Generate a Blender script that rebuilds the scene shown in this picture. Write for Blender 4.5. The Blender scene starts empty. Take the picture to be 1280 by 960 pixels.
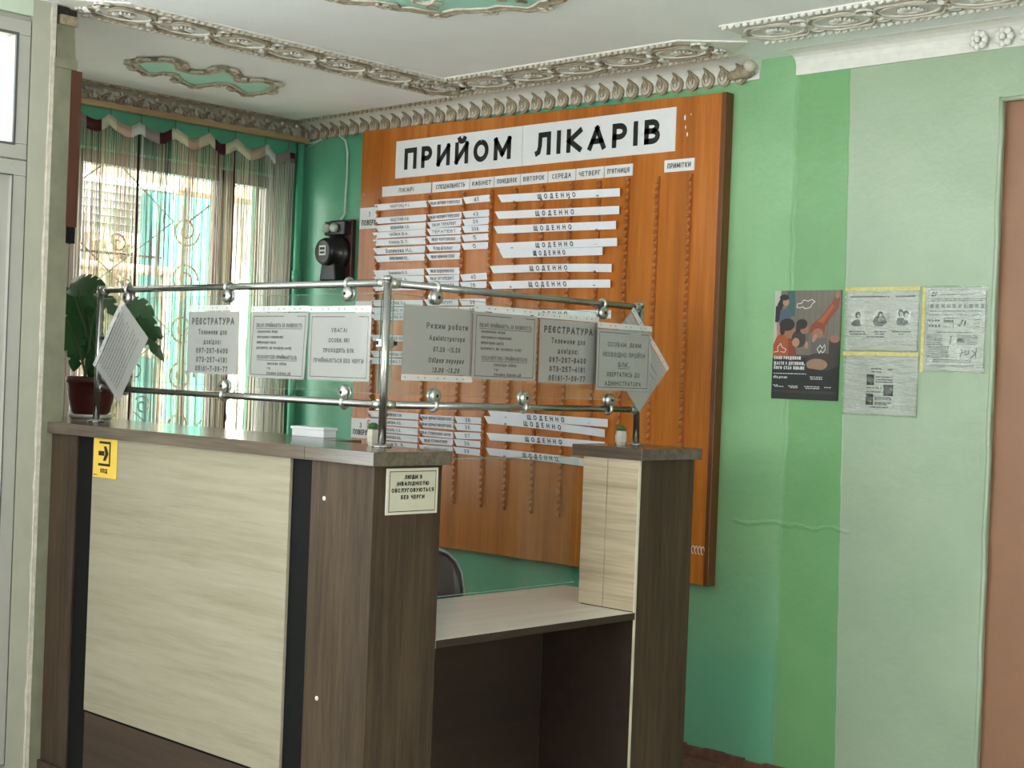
import bpy, bmesh, math, random
from mathutils import Vector, Matrix

random.seed(7)
sc = bpy.context.scene
COL = sc.collection
R = math.radians

# ------------------------------------------------------------------ camera, world, light, exposure
CAM = Vector((6.2573, -4.8839, 1.504)); YAW, PITCH, ROLL, FPX = 0.7613, -0.0033, 0.0384, 1846.28
FW = Vector((-math.sin(YAW)*math.cos(PITCH), math.cos(YAW)*math.cos(PITCH), math.sin(PITCH)))
_r = Vector((math.cos(YAW), math.sin(YAW), 0)); _u = _r.cross(FW)
RT = _r*math.cos(ROLL) + _u*math.sin(ROLL)
UP = _u*math.cos(ROLL) - _r*math.sin(ROLL)
cd = bpy.data.cameras.new('camera'); cam = bpy.data.objects.new('camera', cd); COL.objects.link(cam)
cd.sensor_width = 36; cd.lens = FPX/1280*36; cd.clip_start = .05
cam.matrix_world = Matrix(((RT.x, UP.x, -FW.x, CAM.x), (RT.y, UP.y, -FW.y, CAM.y), (RT.z, UP.z, -FW.z, CAM.z), (0, 0, 0, 1)))
sc.camera = cam
def at(ax, val, px, py):            # the point of the plane ax = val seen at pixel (px, py)
    d = FW + RT*((px-640)/FPX) + UP*((480-py)/FPX)
    i = 'XYZ'.index(ax)
    return CAM + d*((val-CAM[i])/d[i])

w = bpy.data.worlds.new('sky'); sc.world = w; w.use_nodes = True
bg = w.node_tree.nodes['Background']; bg.inputs[0].default_value = (.93, .97, 1, 1); bg.inputs[1].default_value = 6.5
def area(name, loc, rot, sx, sy, power, col=(1, 1, 1), portal=False):
    l = bpy.data.lights.new(name, 'AREA'); l.shape = 'RECTANGLE'; l.size = sx; l.size_y = sy; l.energy = power; l.color = col
    o = bpy.data.objects.new(name, l); COL.objects.link(o); o.location = loc; o.rotation_euler = rot
    if portal: l.cycles.is_portal = True
    return o
# daylight through the glazed entrance doors (left), and an added fill lamp behind the camera, aimed upward
area('entrance_daylight', (1.08, -4.75, 1.5), (0, R(-156), 0), 2.2, 2.6, 76, (.94, .975, 1))
area('hall_fill', (3.6, -7.95, 1.7), (R(163), 0, 0), 3.3, 1.6, 195, (.94, .97, 1))
sl = bpy.data.lights.new('sun', 'SUN'); sl.energy = 28; sl.angle = R(3); sl.color = (1, .96, .9)
so = bpy.data.objects.new('sun', sl); COL.objects.link(so); so.location = (6, 3, 8); so.rotation_euler = Vector((-.55, -.15, -.8)).to_track_quat('-Z', 'Y').to_euler()
area('side_fill', (7.95, -4.2, 1.7), (0, R(68), 0), 1.5, 2.6, 12, (.98, .99, 1))  # added fill lamp to brighten the faces turned to the right
area('registry_window_portal', (-.2, -1.05, 1.7), (0, R(-90), 0), 1.6, 1.9, 1, portal=True)
sc.view_settings.view_transform = 'Standard'; sc.view_settings.look = 'None'
sc.view_settings.gamma = 1; sc.view_settings.use_curve_mapping = False
sc.view_settings.exposure = 0.25
sc.cycles.max_bounces = 10; sc.cycles.transparent_max_bounces = 24
sc.cycles.caustics_reflective = False; sc.cycles.caustics_refractive = False

# ------------------------------------------------------------------ materials
def srgb(r, g, b):
    f = lambda c: (c/255/12.92 if c/255 <= .04045 else ((c/255+.055)/1.055)**2.4)
    return (f(r), f(g), f(b), 1)
class NT:
    def __init__(s, name):
        s.m = bpy.data.materials.new(name); s.m.use_nodes = True; s.t = s.m.node_tree; s.p = s.t.nodes['Principled BSDF']
        s.out = s.t.nodes['Material Output']
    def n(s, typ, **kw):
        x = s.t.nodes.new(typ)
        for k, v in kw.items(): setattr(x, k, v)
        return x
    def l(s, a, b): s.t.links.new(a, b)
    def coord(s, scale=(1, 1, 1), rot=(0, 0, 0)):
        c = s.n('ShaderNodeTexCoord'); m = s.n('ShaderNodeMapping'); m.inputs['Scale'].default_value = scale; m.inputs['Rotation'].default_value = rot
        s.l(c.outputs['Object'], m.inputs['Vector']); return m.outputs[0]
    def noise(s, vec, sc_=5, det=4, rough=.55):
        x = s.n('ShaderNodeTexNoise'); x.inputs['Scale'].default_value = sc_; x.inputs['Detail'].default_value = det; x.inputs['Roughness'].default_value = rough
        s.l(vec, x.inputs['Vector']); return x.outputs['Fac']
    def ramp(s, fac, stops):
        x = s.n('ShaderNodeValToRGB'); e = x.color_ramp.elements
        while len(e) < len(stops): e.new(.5)
        for i, (p, c) in enumerate(stops): e[i].position = p; e[i].color = c
        s.l(fac, x.inputs[0]); return x.outputs[0]
    def mix(s, fac, a, b, typ='MIX'):
        x = s.n('ShaderNodeMix', data_type='RGBA', blend_type=typ)
        for k, v in ((0, fac), (6, a), (7, b)):
            if hasattr(v, 'is_linked'): s.l(v, x.inputs[k])
            else: x.inputs[k].default_value = v
        return x.outputs[2]
    def math(s, op, a, b=0., c=None):
        x = s.n('ShaderNodeMath', operation=op)
        for k, v in enumerate((a, b) if c is None else (a, b, c)):
            if hasattr(v, 'is_linked'): s.l(v, x.inputs[k])
            else: x.inputs[k].default_value = v
        return x.outputs[0]
    def bump(s, h, strength=.2, dist=.01):
        x = s.n('ShaderNodeBump'); x.inputs['Strength'].default_value = strength; x.inputs['Distance'].default_value = dist
        s.l(h, x.inputs['Height']); s.l(x.outputs[0], s.p.inputs['Normal'])
    def base(s, c):
        if hasattr(c, 'is_linked'): s.l(c, s.p.inputs['Base Color'])
        else: s.p.inputs['Base Color'].default_value = c
    def set(s, rough=.5, metal=0., spec=.5):
        s.p.inputs['Roughness'].default_value = rough; s.p.inputs['Metallic'].default_value = metal
        s.p.inputs['Specular IOR Level'].default_value = spec
def dark(c, k): return (c[0]*k, c[1]*k, c[2]*k, 1)
def plain(name, c, rough=.5, metal=0., var=.12, scale=14, bump=0., spec=.5):
    t = NT(name); v = t.coord()
    f = t.noise(v, scale, 5)
    t.base(t.ramp(f, [(.3, dark(c, 1-var)), (.7, dark(c, 1+var))])); t.set(rough, metal, spec)
    if bump: t.bump(f, bump, .004)
    return t.m
def wood(name, cols, along='Z', sc_=1., rough=.45, bump=.12, fine=1., spec=.5):
    t = NT(name); st = {'X': (1.2, 22, 22), 'Y': (22, 1.2, 22), 'Z': (22, 22, 1.2)}[along]
    v = t.coord(tuple(a*sc_ for a in st)); n1 = t.noise(v, 1.2, 6, .62)
    st2 = {'X': (.5, 3.5, 3.5), 'Y': (3.5, .5, 3.5), 'Z': (3.5, 3.5, .5)}[along]
    n2 = t.noise(t.coord(tuple(a*sc_ for a in st2)), 1.5, 3, .5)
    st3 = {'X': (6, 160, 160), 'Y': (160, 6, 160), 'Z': (160, 160, 6)}[along]
    n3 = t.noise(t.coord(tuple(a*sc_ for a in st3)), 1.0, 2, .5)
    f = t.math('ADD', t.math('MULTIPLY', n1, .5), t.math('ADD', t.math('MULTIPLY', n2, .3), t.math('MULTIPLY', n3, .2*fine)))
    k = len(cols)
    t.base(t.ramp(f, [(.36+.28*i/(k-1), c) for i, c in enumerate(cols)])); t.set(rough, 0, spec)
    t.bump(n3, bump, .002)
    return t.m
M = {}
M['ceiling'] = plain('ceiling_whitewash', srgb(238, 240, 240), .9, var=.03, scale=3, bump=.06)
M['plaster'] = plain('white_plaster', srgb(222, 220, 212), .8, var=.06, scale=30, bump=.2)
M['old_plaster'] = plain('stained_plaster', srgb(196, 188, 172), .8, var=.18, scale=40, bump=.3)
M['gilt'] = plain('brown_stained_plaster', srgb(150, 136, 112), .7, var=.3, scale=50, bump=.3)
M['gilt_dark'] = plain('dark_stained_plaster', srgb(112, 102, 86), .7, var=.35, scale=50, bump=.3)
M['turquoise'] = plain('turquoise_plaster_paint', srgb(168, 220, 202), .7, var=.06, scale=12)
def wall_paint():
    t = NT('green_wall_paint'); c = t.n('ShaderNodeTexCoord'); s = t.n('ShaderNodeSeparateXYZ'); t.l(c.outputs['Object'], s.inputs[0])
    v = t.coord(); wob = t.noise(v, 9, 4); X, Z = s.outputs[0], s.outputs[2]
    xw = t.math('ADD', X, t.math('MULTIPLY', t.math('SUBTRACT', wob, .5), .03))
    def step(x, e, soft=.004): 
        m = t.n('ShaderNodeMapRange', clamp=True); t.l(x, m.inputs[0]); m.inputs[1].default_value = e-soft; m.inputs[2].default_value = e+soft; return m.outputs[0]
    big = t.noise(v, 1.6, 4)
    teal = t.ramp(big, [(.35, srgb(92, 172, 138)), (.65, srgb(122, 192, 160))])
    mid = t.ramp(big, [(.35, srgb(128, 176, 126)), (.65, srgb(146, 190, 142))])
    strip = t.ramp(big, [(.35, srgb(112, 162, 108)), (.65, srgb(126, 174, 120))])
    sage = t.ramp(big, [(.35, srgb(154, 173, 146)), (.65, srgb(168, 185, 158))])
    col = t.mix(step(X, 2.2), teal, mid)
    # darker teal blended in low on the wall, left of the poster
    low = t.math('MULTIPLY', t.math('SUBTRACT', 1., step(t.math('ADD', Z, t.math('MULTIPLY', big, .5)), .85, .3)), .75)
    col = t.mix(low, col, srgb(104, 178, 146))
    col = t.mix(step(xw, 3.075), col, strip)
    xs = t.math('ADD', X, t.math('MULTIPLY', Z, .018))
    xs = t.math('ADD', xs, t.math('MULTIPLY', t.math('SUBTRACT', wob, .5), .012))
    col = t.mix(step(xs, 3.352, .003), col, sage)
    t.base(col); t.set(.33, 0, .5)
    # trowel marks, ridges along the paint edges and one long horizontal crack
    f1 = t.noise(t.coord((1, 1, 1)), 7, 5, .6); f2 = t.noise(t.coord((30, 30, 3)), 1, 4)
    h = t.math('ADD', f1, t.math('MULTIPLY', f2, .25))
    def ridge(x, e, wd, amp):
        d = t.math('ABSOLUTE', t.math('SUBTRACT', x, e)); m = t.n('ShaderNodeMapRange', clamp=True); t.l(d, m.inputs[0])
        m.inputs[1].default_value = 0; m.inputs[2].default_value = wd; m.inputs[3].default_value = amp; m.inputs[4].default_value = 0; return m.outputs[0]
    h = t.math('ADD', h, ridge(xw, 3.075, .012, .5)); 
    zz = t.math('ADD', Z, t.math('MULTIPLY', t.math('SUBTRACT', t.noise(t.coord((2, 2, 2)), 3, 4), .5), .09))
    win = t.math('MULTIPLY', step(X, 2.86, .02), t.math('SUBTRACT', 1., step(X, 3.36, .02)))
    h = t.math('ADD', h, t.math('MULTIPLY', ridge(zz, .98, .012, .9), win))
    h = t.math('ADD', h, ridge(xs, 3.352, .004, .25))
    t.bump(h, .28, .02)
    return t.m
M['wall'] = wall_paint()
M['teal'] = plain('teal_wall_paint', srgb(88, 170, 136), .4, var=.12, scale=4, bump=.1)
M['white_wall'] = plain('white_wall_paint', srgb(214, 214, 206), .7, var=.05, scale=6, bump=.1)
M['hall_wall'] = plain('pale_hall_paint', srgb(196, 208, 188), .6, var=.05, scale=4)
M['brown'] = plain('brown_gloss_paint', srgb(150, 108, 82), .5, var=.06, scale=10, bump=.12)
M['floor'] = plain('beige_floor_tiles', srgb(168, 166, 160), .5, var=.1, scale=6)
M['skirting'] = plain('red_brown_floor_paint', srgb(112, 76, 62), .6, var=.25, scale=30)
M['olive'] = plain('old_olive_paint', srgb(126, 124, 102), .6, var=.14, scale=12, bump=.25)
M['cream'] = plain('cream_reveal_paint', srgb(174, 172, 154), .6, var=.06, scale=8, bump=.12)
M['hole'] = plain('broken_masonry', srgb(52, 46, 40), .95, var=.5, scale=60, bump=.6)
M['pvc'] = plain('white_pvc', srgb(172, 170, 160), .3, var=.02)
M['gasket'] = plain('grey_gasket', srgb(82, 84, 80), .6)
M['strip_wood'] = wood('brown_strip_wood', [srgb(62, 32, 18), srgb(92, 50, 30)], 'Z')
M['rod_wood'] = wood('bare_pine', [srgb(146, 118, 84), srgb(184, 156, 116)], 'Y', 1.5)
M['board'] = wood('orange_veneer', [srgb(164, 92, 30), srgb(192, 112, 40), srgb(208, 132, 58)], 'Z', .8, .26, .04, .7)
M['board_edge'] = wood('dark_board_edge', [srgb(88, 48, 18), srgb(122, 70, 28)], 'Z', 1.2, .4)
M['slat'] = wood('varnished_slat_wood', [srgb(150, 86, 36), srgb(190, 118, 60)], 'Z', 2, .35)
M['counter'] = wood('grey_brown_oak', [srgb(52, 41, 31), srgb(70, 57, 44), srgb(88, 72, 56)], 'Z', 1.3, .6, .2, spec=.22)
M['counter_top'] = wood('grey_brown_oak_top', [srgb(72, 62, 52), srgb(94, 82, 70), srgb(112, 100, 86)], 'X', 1.3, .17, .12)
M['counter_dark'] = wood('dark_oak_apron', [srgb(38, 26, 18), srgb(56, 40, 29)], 'Y', .8, .55, .15)
M['kick'] = wood('dark_oak_kickboard', [srgb(48, 35, 26), srgb(76, 57, 43)], 'X', .7, .5, .15)
M['light_oak'] = wood('bleached_oak', [srgb(142, 133, 112), srgb(155, 147, 127), srgb(163, 155, 136)], 'X', 1.5, .5, .1, spec=.25)
M['window_lit_oak'] = wood('lit_sonoma_oak', [srgb(168, 148, 122), srgb(204, 186, 158), srgb(220, 204, 178)], 'X', .7, .45, .2)  # oak of the posts made paler; window light is put into the colour
M['worktop'] = wood('pale_worktop_laminate', [srgb(226, 220, 208), srgb(240, 236, 228)], 'Y', .8, .22, .03)
M['black'] = plain('black_laminate', srgb(12, 12, 12), .75, var=.1, spec=.2)
M['edge_band'] = plain('pale_edge_banding', srgb(208, 200, 178), .5)
def metal(name, c, rough): 
    t = NT(name); f = t.noise(t.coord((40, 40, 40)), 3, 3); t.base(t.ramp(f, [(.3, dark(c, .85)), (.7, c)])); t.set(rough, 1); return t.m
M['chrome'] = metal('brushed_steel_tube', srgb(176, 176, 172), .22)
M['clampm'] = metal('cast_clamp_metal', srgb(196, 196, 190), .3)
M['rubber'] = plain('black_rubber', srgb(24, 24, 24), .7)
def glass(name, tint, gl=.06, alpha=.0, rough=0.):
    t = NT(name); tr = t.n('ShaderNodeBsdfTransparent'); tr.inputs[0].default_value = tint
    g = t.n('ShaderNodeBsdfGlossy'); g.inputs['Roughness'].default_value = rough; g.inputs['Color'].default_value = (1, 1, 1, 1)
    lw = t.n('ShaderNodeLayerWeight'); fr = t.math('ADD', t.math('MULTIPLY', t.math('POWER', lw.outputs['Facing'], 4.), .6), .035)
    mx = t.n('ShaderNodeMixShader'); t.l(t.math('MULTIPLY', fr, gl), mx.inputs[0]); t.l(tr.outputs[0], mx.inputs[1]); t.l(g.outputs[0], mx.inputs[2])
    sh = mx.outputs[0]
    if alpha:
        d = t.n('ShaderNodeBsdfDiffuse'); d.inputs[0].default_value = (.9, .9, .9, 1); m2 = t.n('ShaderNodeMixShader'); m2.inputs[0].default_value = alpha
        t.l(sh, m2.inputs[1]); t.l(d.outputs[0], m2.inputs[2]); sh = m2.outputs[0]
    t.l(sh, t.out.inputs['Surface']); return t.m
M['glass'] = glass('clear_glass', (.95, .985, .97, 1), 1.)
M['glass_edge'] = plain('green_glass_edge', srgb(120, 160, 146), .2)
M['sleeve'] = glass('clear_plastic_sleeve', (.96, .96, .95, 1), 1.0, .05, .12)
M['sleeve_edge'] = glass('sleeve_punched_strip', (.9, .9, .88, 1), 1.0, .45, .2)
def translucent(name, c, k=.4, rough=.6):
    t = NT(name); t.base(c); t.set(rough); tl = t.n('ShaderNodeBsdfTranslucent'); tl.inputs[0].default_value = c
    mx = t.n('ShaderNodeMixShader'); mx.inputs[0].default_value = k
    t.l(t.p.outputs[0], mx.inputs[1]); t.l(tl.outputs[0], mx.inputs[2]); t.l(mx.outputs[0], t.out.inputs['Surface']); return t.m
M['paper'] = plain('white_paper', srgb(232, 233, 234), .6, var=.02, scale=30)
M['card'] = plain('white_card', srgb(236, 238, 244), .5, var=.02, scale=30)
M['grey_paper'] = translucent('sleeved_paper', srgb(174, 173, 170), .1)
M['ink'] = plain('black_ink', srgb(20, 20, 22), .6)
M['grey_ink'] = plain('grey_ink', srgb(92, 92, 92), .6)
M['pale_ink'] = plain('pale_grey_ink', srgb(150, 150, 148), .6)
M['yellow'] = plain('yellow_sign_plastic', srgb(232, 194, 76), .4, var=.03)
M['plate'] = plain('beige_sign_plate', srgb(196, 192, 170), .4, var=.03)
M['plate_rim'] = plain('light_plate_rim', srgb(212, 204, 188), .4, var=.03)
M['maroon_ink'] = plain('maroon_ink', srgb(74, 40, 40), .5)
M['tape'] = plain('yellowed_tape', srgb(206, 196, 120), .4, var=.2, scale=90)
M['cream_cloth'] = translucent('cream_cloth', srgb(246, 240, 222), .68)
M['pink_cloth'] = translucent('pink_beige_cloth', srgb(228, 206, 192), .66)
M['grey_cloth'] = translucent('grey_cloth', srgb(186, 176, 172), .6)
M['maroon_cloth'] = translucent('maroon_cloth', srgb(84, 30, 36), .25)
M['white_cloth'] = translucent('white_cloth', srgb(250, 248, 246), .7)
M['pot'] = plain('maroon_plastic', srgb(84, 32, 30), .4, var=.06)
M['saucer'] = plain('white_saucer', srgb(214, 206, 200), .4)
M['soil'] = plain('dark_soil', srgb(46, 36, 30), .9, var=.4, scale=60)
M['leaf'] = translucent('monstera_leaf', srgb(40, 88, 46), .22, .35)
M['stem'] = plain('green_stem', srgb(56, 84, 44), .5)
M['concrete'] = plain('grey_concrete_pot', srgb(184, 176, 160), .7, var=.06, scale=60)
M['succulent'] = plain('succulent_green', srgb(54, 88, 40), .6, var=.25, scale=90)
M['bakelite'] = plain('black_bakelite', srgb(30, 28, 27), .28, var=.1)
M['meter_board'] = wood('meter_backboard', [srgb(58, 30, 26), srgb(84, 44, 38)], 'Z', 2, .5)
M['cable'] = plain('white_cable', srgb(206, 220, 208), .5)
M['iron'] = plain('painted_iron', srgb(168, 150, 118), .5, var=.1)
M['grille_dark'] = plain('dark_iron', srgb(104, 112, 108), .5, var=.1)
M['chair'] = plain('black_leatherette', srgb(34, 35, 40), .4, var=.1)
M['chair_edge'] = plain('grey_chair_piping', srgb(150, 152, 160), .4)
M['out_turq'] = plain('turquoise_sheeting', srgb(74, 146, 134), .6, var=.05)
M['out_white'] = plain('outdoor_whitewash', srgb(204, 194, 188), .8, var=.05, scale=3)
M['out_beige'] = plain('outdoor_beige_stone', srgb(150, 136, 112), .8, var=.25, scale=9, bump=.3)
M['out_leaf'] = translucent('outdoor_leaf', srgb(92, 104, 62), .4)
M['out_ground'] = plain('outdoor_paving', srgb(190, 186, 178), .9, var=.1)
M['out_glass'] = plain('outdoor_window_pane', srgb(120, 150, 140), .2, var=.2)

# ------------------------------------------------------------------ mesh builder
OFF = {}
class B:
    def __init__(s): s.v, s.f, s.m, s.s, s.cur = [], [], [], [], 0
    def add(s, vs, fs, smooth=False, m=None):
        o = len(s.v); s.v += [Vector(v) for v in vs]
        for f in fs: s.f.append([o+i for i in f]); s.m.append(s.cur if m is None else m); s.s.append(smooth)
    def box(s, x0, x1, y0, y1, z0, z1, m=None):
        s.add([(x, y, z) for x in (x0, x1) for y in (y0, y1) for z in (z0, z1)],
              [(0, 1, 3, 2), (4, 6, 7, 5), (0, 4, 5, 1), (2, 3, 7, 6), (0, 2, 6, 4), (1, 5, 7, 3)], m=m)
    def obox(s, c, U, V, W, su, sv, sw, m=None):
        c, U, V, W = Vector(c), Vector(U), Vector(V), Vector(W)
        s.add([c+U*(a*su/2)+V*(b*sv/2)+W*(d*sw/2) for a in (-1, 1) for b in (-1, 1) for d in (-1, 1)],
              [(0, 1, 3, 2), (4, 6, 7, 5), (0, 4, 5, 1), (2, 3, 7, 6), (0, 2, 6, 4), (1, 5, 7, 3)], m=m)
    def poly(s, pts, m=None): s.add(pts, [tuple(range(len(pts)))], m=m)
    def prism(s, pts, d, m=None, smooth=False):
        n = len(pts); d = Vector(d); pts = [Vector(p) for p in pts]
        s.add(pts+[p+d for p in pts], [tuple(range(n))[::-1], tuple(range(n, 2*n))] + [(i, (i+1) % n, n+(i+1) % n, n+i) for i in range(n)], smooth, m)
    def tube(s, pts, r, n=8, closed=False, m=None, flat=None):
        P = [Vector(p) for p in pts]; k = len(P); rs = r if isinstance(r, (list, tuple)) else [r]*k
        vs = []; prev = None
        for i in range(k):
            a = P[i-1] if (i > 0 or closed) else P[i]; b = P[(i+1) % k] if (i < k-1 or closed) else P[i]
            t = (b-a).normalized() if (b-a).length > 1e-9 else Vector((0, 0, 1))
            if prev is None:
                h = Vector((0, 0, 1)) if abs(t.z) < .9 else Vector((1, 0, 0)); nn = (h - t*h.dot(t)).normalized()
            else:
                nn = prev - t*prev.dot(t); nn = nn.normalized() if nn.length > 1e-6 else prev
            prev = nn; bb = t.cross(nn)
            for j in range(n):
                a_ = 2*math.pi*j/n; q = (nn*math.cos(a_) + bb*math.sin(a_))*rs[i]
                if flat is not None: q = q - flat*(q.dot(flat)*.4)
                vs.append(P[i]+q)
        fs = []
        for i in range(k if closed else k-1):
            for j in range(n):
                a_, b_ = i*n+j, i*n+(j+1) % n; c_, d_ = ((i+1) % k)*n+(j+1) % n, ((i+1) % k)*n+j
                fs.append((a_, b_, c_, d_))
        if not closed: fs += [tuple(range(n))[::-1], tuple(range((k-1)*n, k*n))]
        s.add(vs, fs, True, m)
    def lathe(s, prof, c, n=24, U=(1, 0, 0), V=(0, 1, 0), W=(0, 0, 1), m=None, smooth=True):
        c, U, V, W = Vector(c), Vector(U), Vector(V), Vector(W); k = len(prof); vs = []
        for r, z in prof:
            for j in range(n): a = 2*math.pi*j/n; vs.append(c+U*(r*math.cos(a))+V*(r*math.sin(a))+W*z)
        fs = [(i*n+j, i*n+(j+1) % n, (i+1)*n+(j+1) % n, (i+1)*n+j) for i in range(k-1) for j in range(n)]
        fs += [tuple(range(n))[::-1], tuple(range((k-1)*n, k*n))]
        s.add(vs, fs, smooth, m)
    def blob(s, c, rx, ry, rz, nu=8, nv=5, m=None):
        c = Vector(c); vs = [c+Vector((0, 0, -rz))]
        for i in range(1, nv):
            p = -math.pi/2+math.pi*i/nv
            for j in range(nu): a = 2*math.pi*j/nu; vs.append(c+Vector((rx*math.cos(p)*math.cos(a), ry*math.cos(p)*math.sin(a), rz*math.sin(p))))
        vs.append(c+Vector((0, 0, rz))); L = len(vs)-1
        fs = [(0, 1+(j+1) % nu, 1+j) for j in range(nu)]
        for i in range(nv-2):
            for j in range(nu): a = 1+i*nu; fs.append((a+j, a+(j+1) % nu, a+nu+(j+1) % nu, a+nu+j))
        a = 1+(nv-2)*nu; fs += [(a+j, a+(j+1) % nu, L) for j in range(nu)]
        s.add(vs, fs, True, m)
    def build(s, name, mats, parent=None, base=None, bevel=0, recalc=True, autobase=True):
        mats = mats if isinstance(mats, (list, tuple)) else [mats]
        if parent is not None: off = OFF[parent.name]
        elif base is not None: off = Vector(base)
        elif autobase:
            xs, ys, zs = zip(*[tuple(v) for v in s.v]); off = Vector(((min(xs)+max(xs))/2, (min(ys)+max(ys))/2, min(zs)))
        else: off = Vector((0, 0, 0))
        me = bpy.data.meshes.new(name); me.from_pydata([v-off for v in s.v], [], s.f)
        for p, mi, sm in zip(me.polygons, s.m, s.s): p.material_index = mi; p.use_smooth = sm
        for m_ in mats: me.materials.append(M[m_])
        if recalc or bevel:
            bm = bmesh.new(); bm.from_mesh(me)
            if recalc: bmesh.ops.recalc_face_normals(bm, faces=bm.faces[:])
            if bevel: bmesh.ops.bevel(bm, geom=bm.edges[:], offset=bevel, segments=1, affect='EDGES', clamp_overlap=True)
            bm.to_mesh(me); bm.free()
        o = bpy.data.objects.new(name, me); COL.objects.link(o)
        if parent is not None: o.parent = parent
        else: o.location = off
        OFF[o.name] = off
        return o
def tag(o, label, cat, group=None, kind=None):
    o['label'] = label; o['category'] = cat
    if group: o['group'] = group
    if kind: o['kind'] = kind
    return o
def thing(name, label, cat, loc, group=None):
    o = bpy.data.objects.new(name, None); o.empty_display_size = .05; COL.objects.link(o); o.location = loc; OFF[o.name] = Vector(loc)
    return tag(o, label, cat, group)
def struct(name, b, mats, bevel=0):
    o = b.build(name, mats, autobase=False, bevel=bevel); o['kind'] = 'structure'; return o

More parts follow.
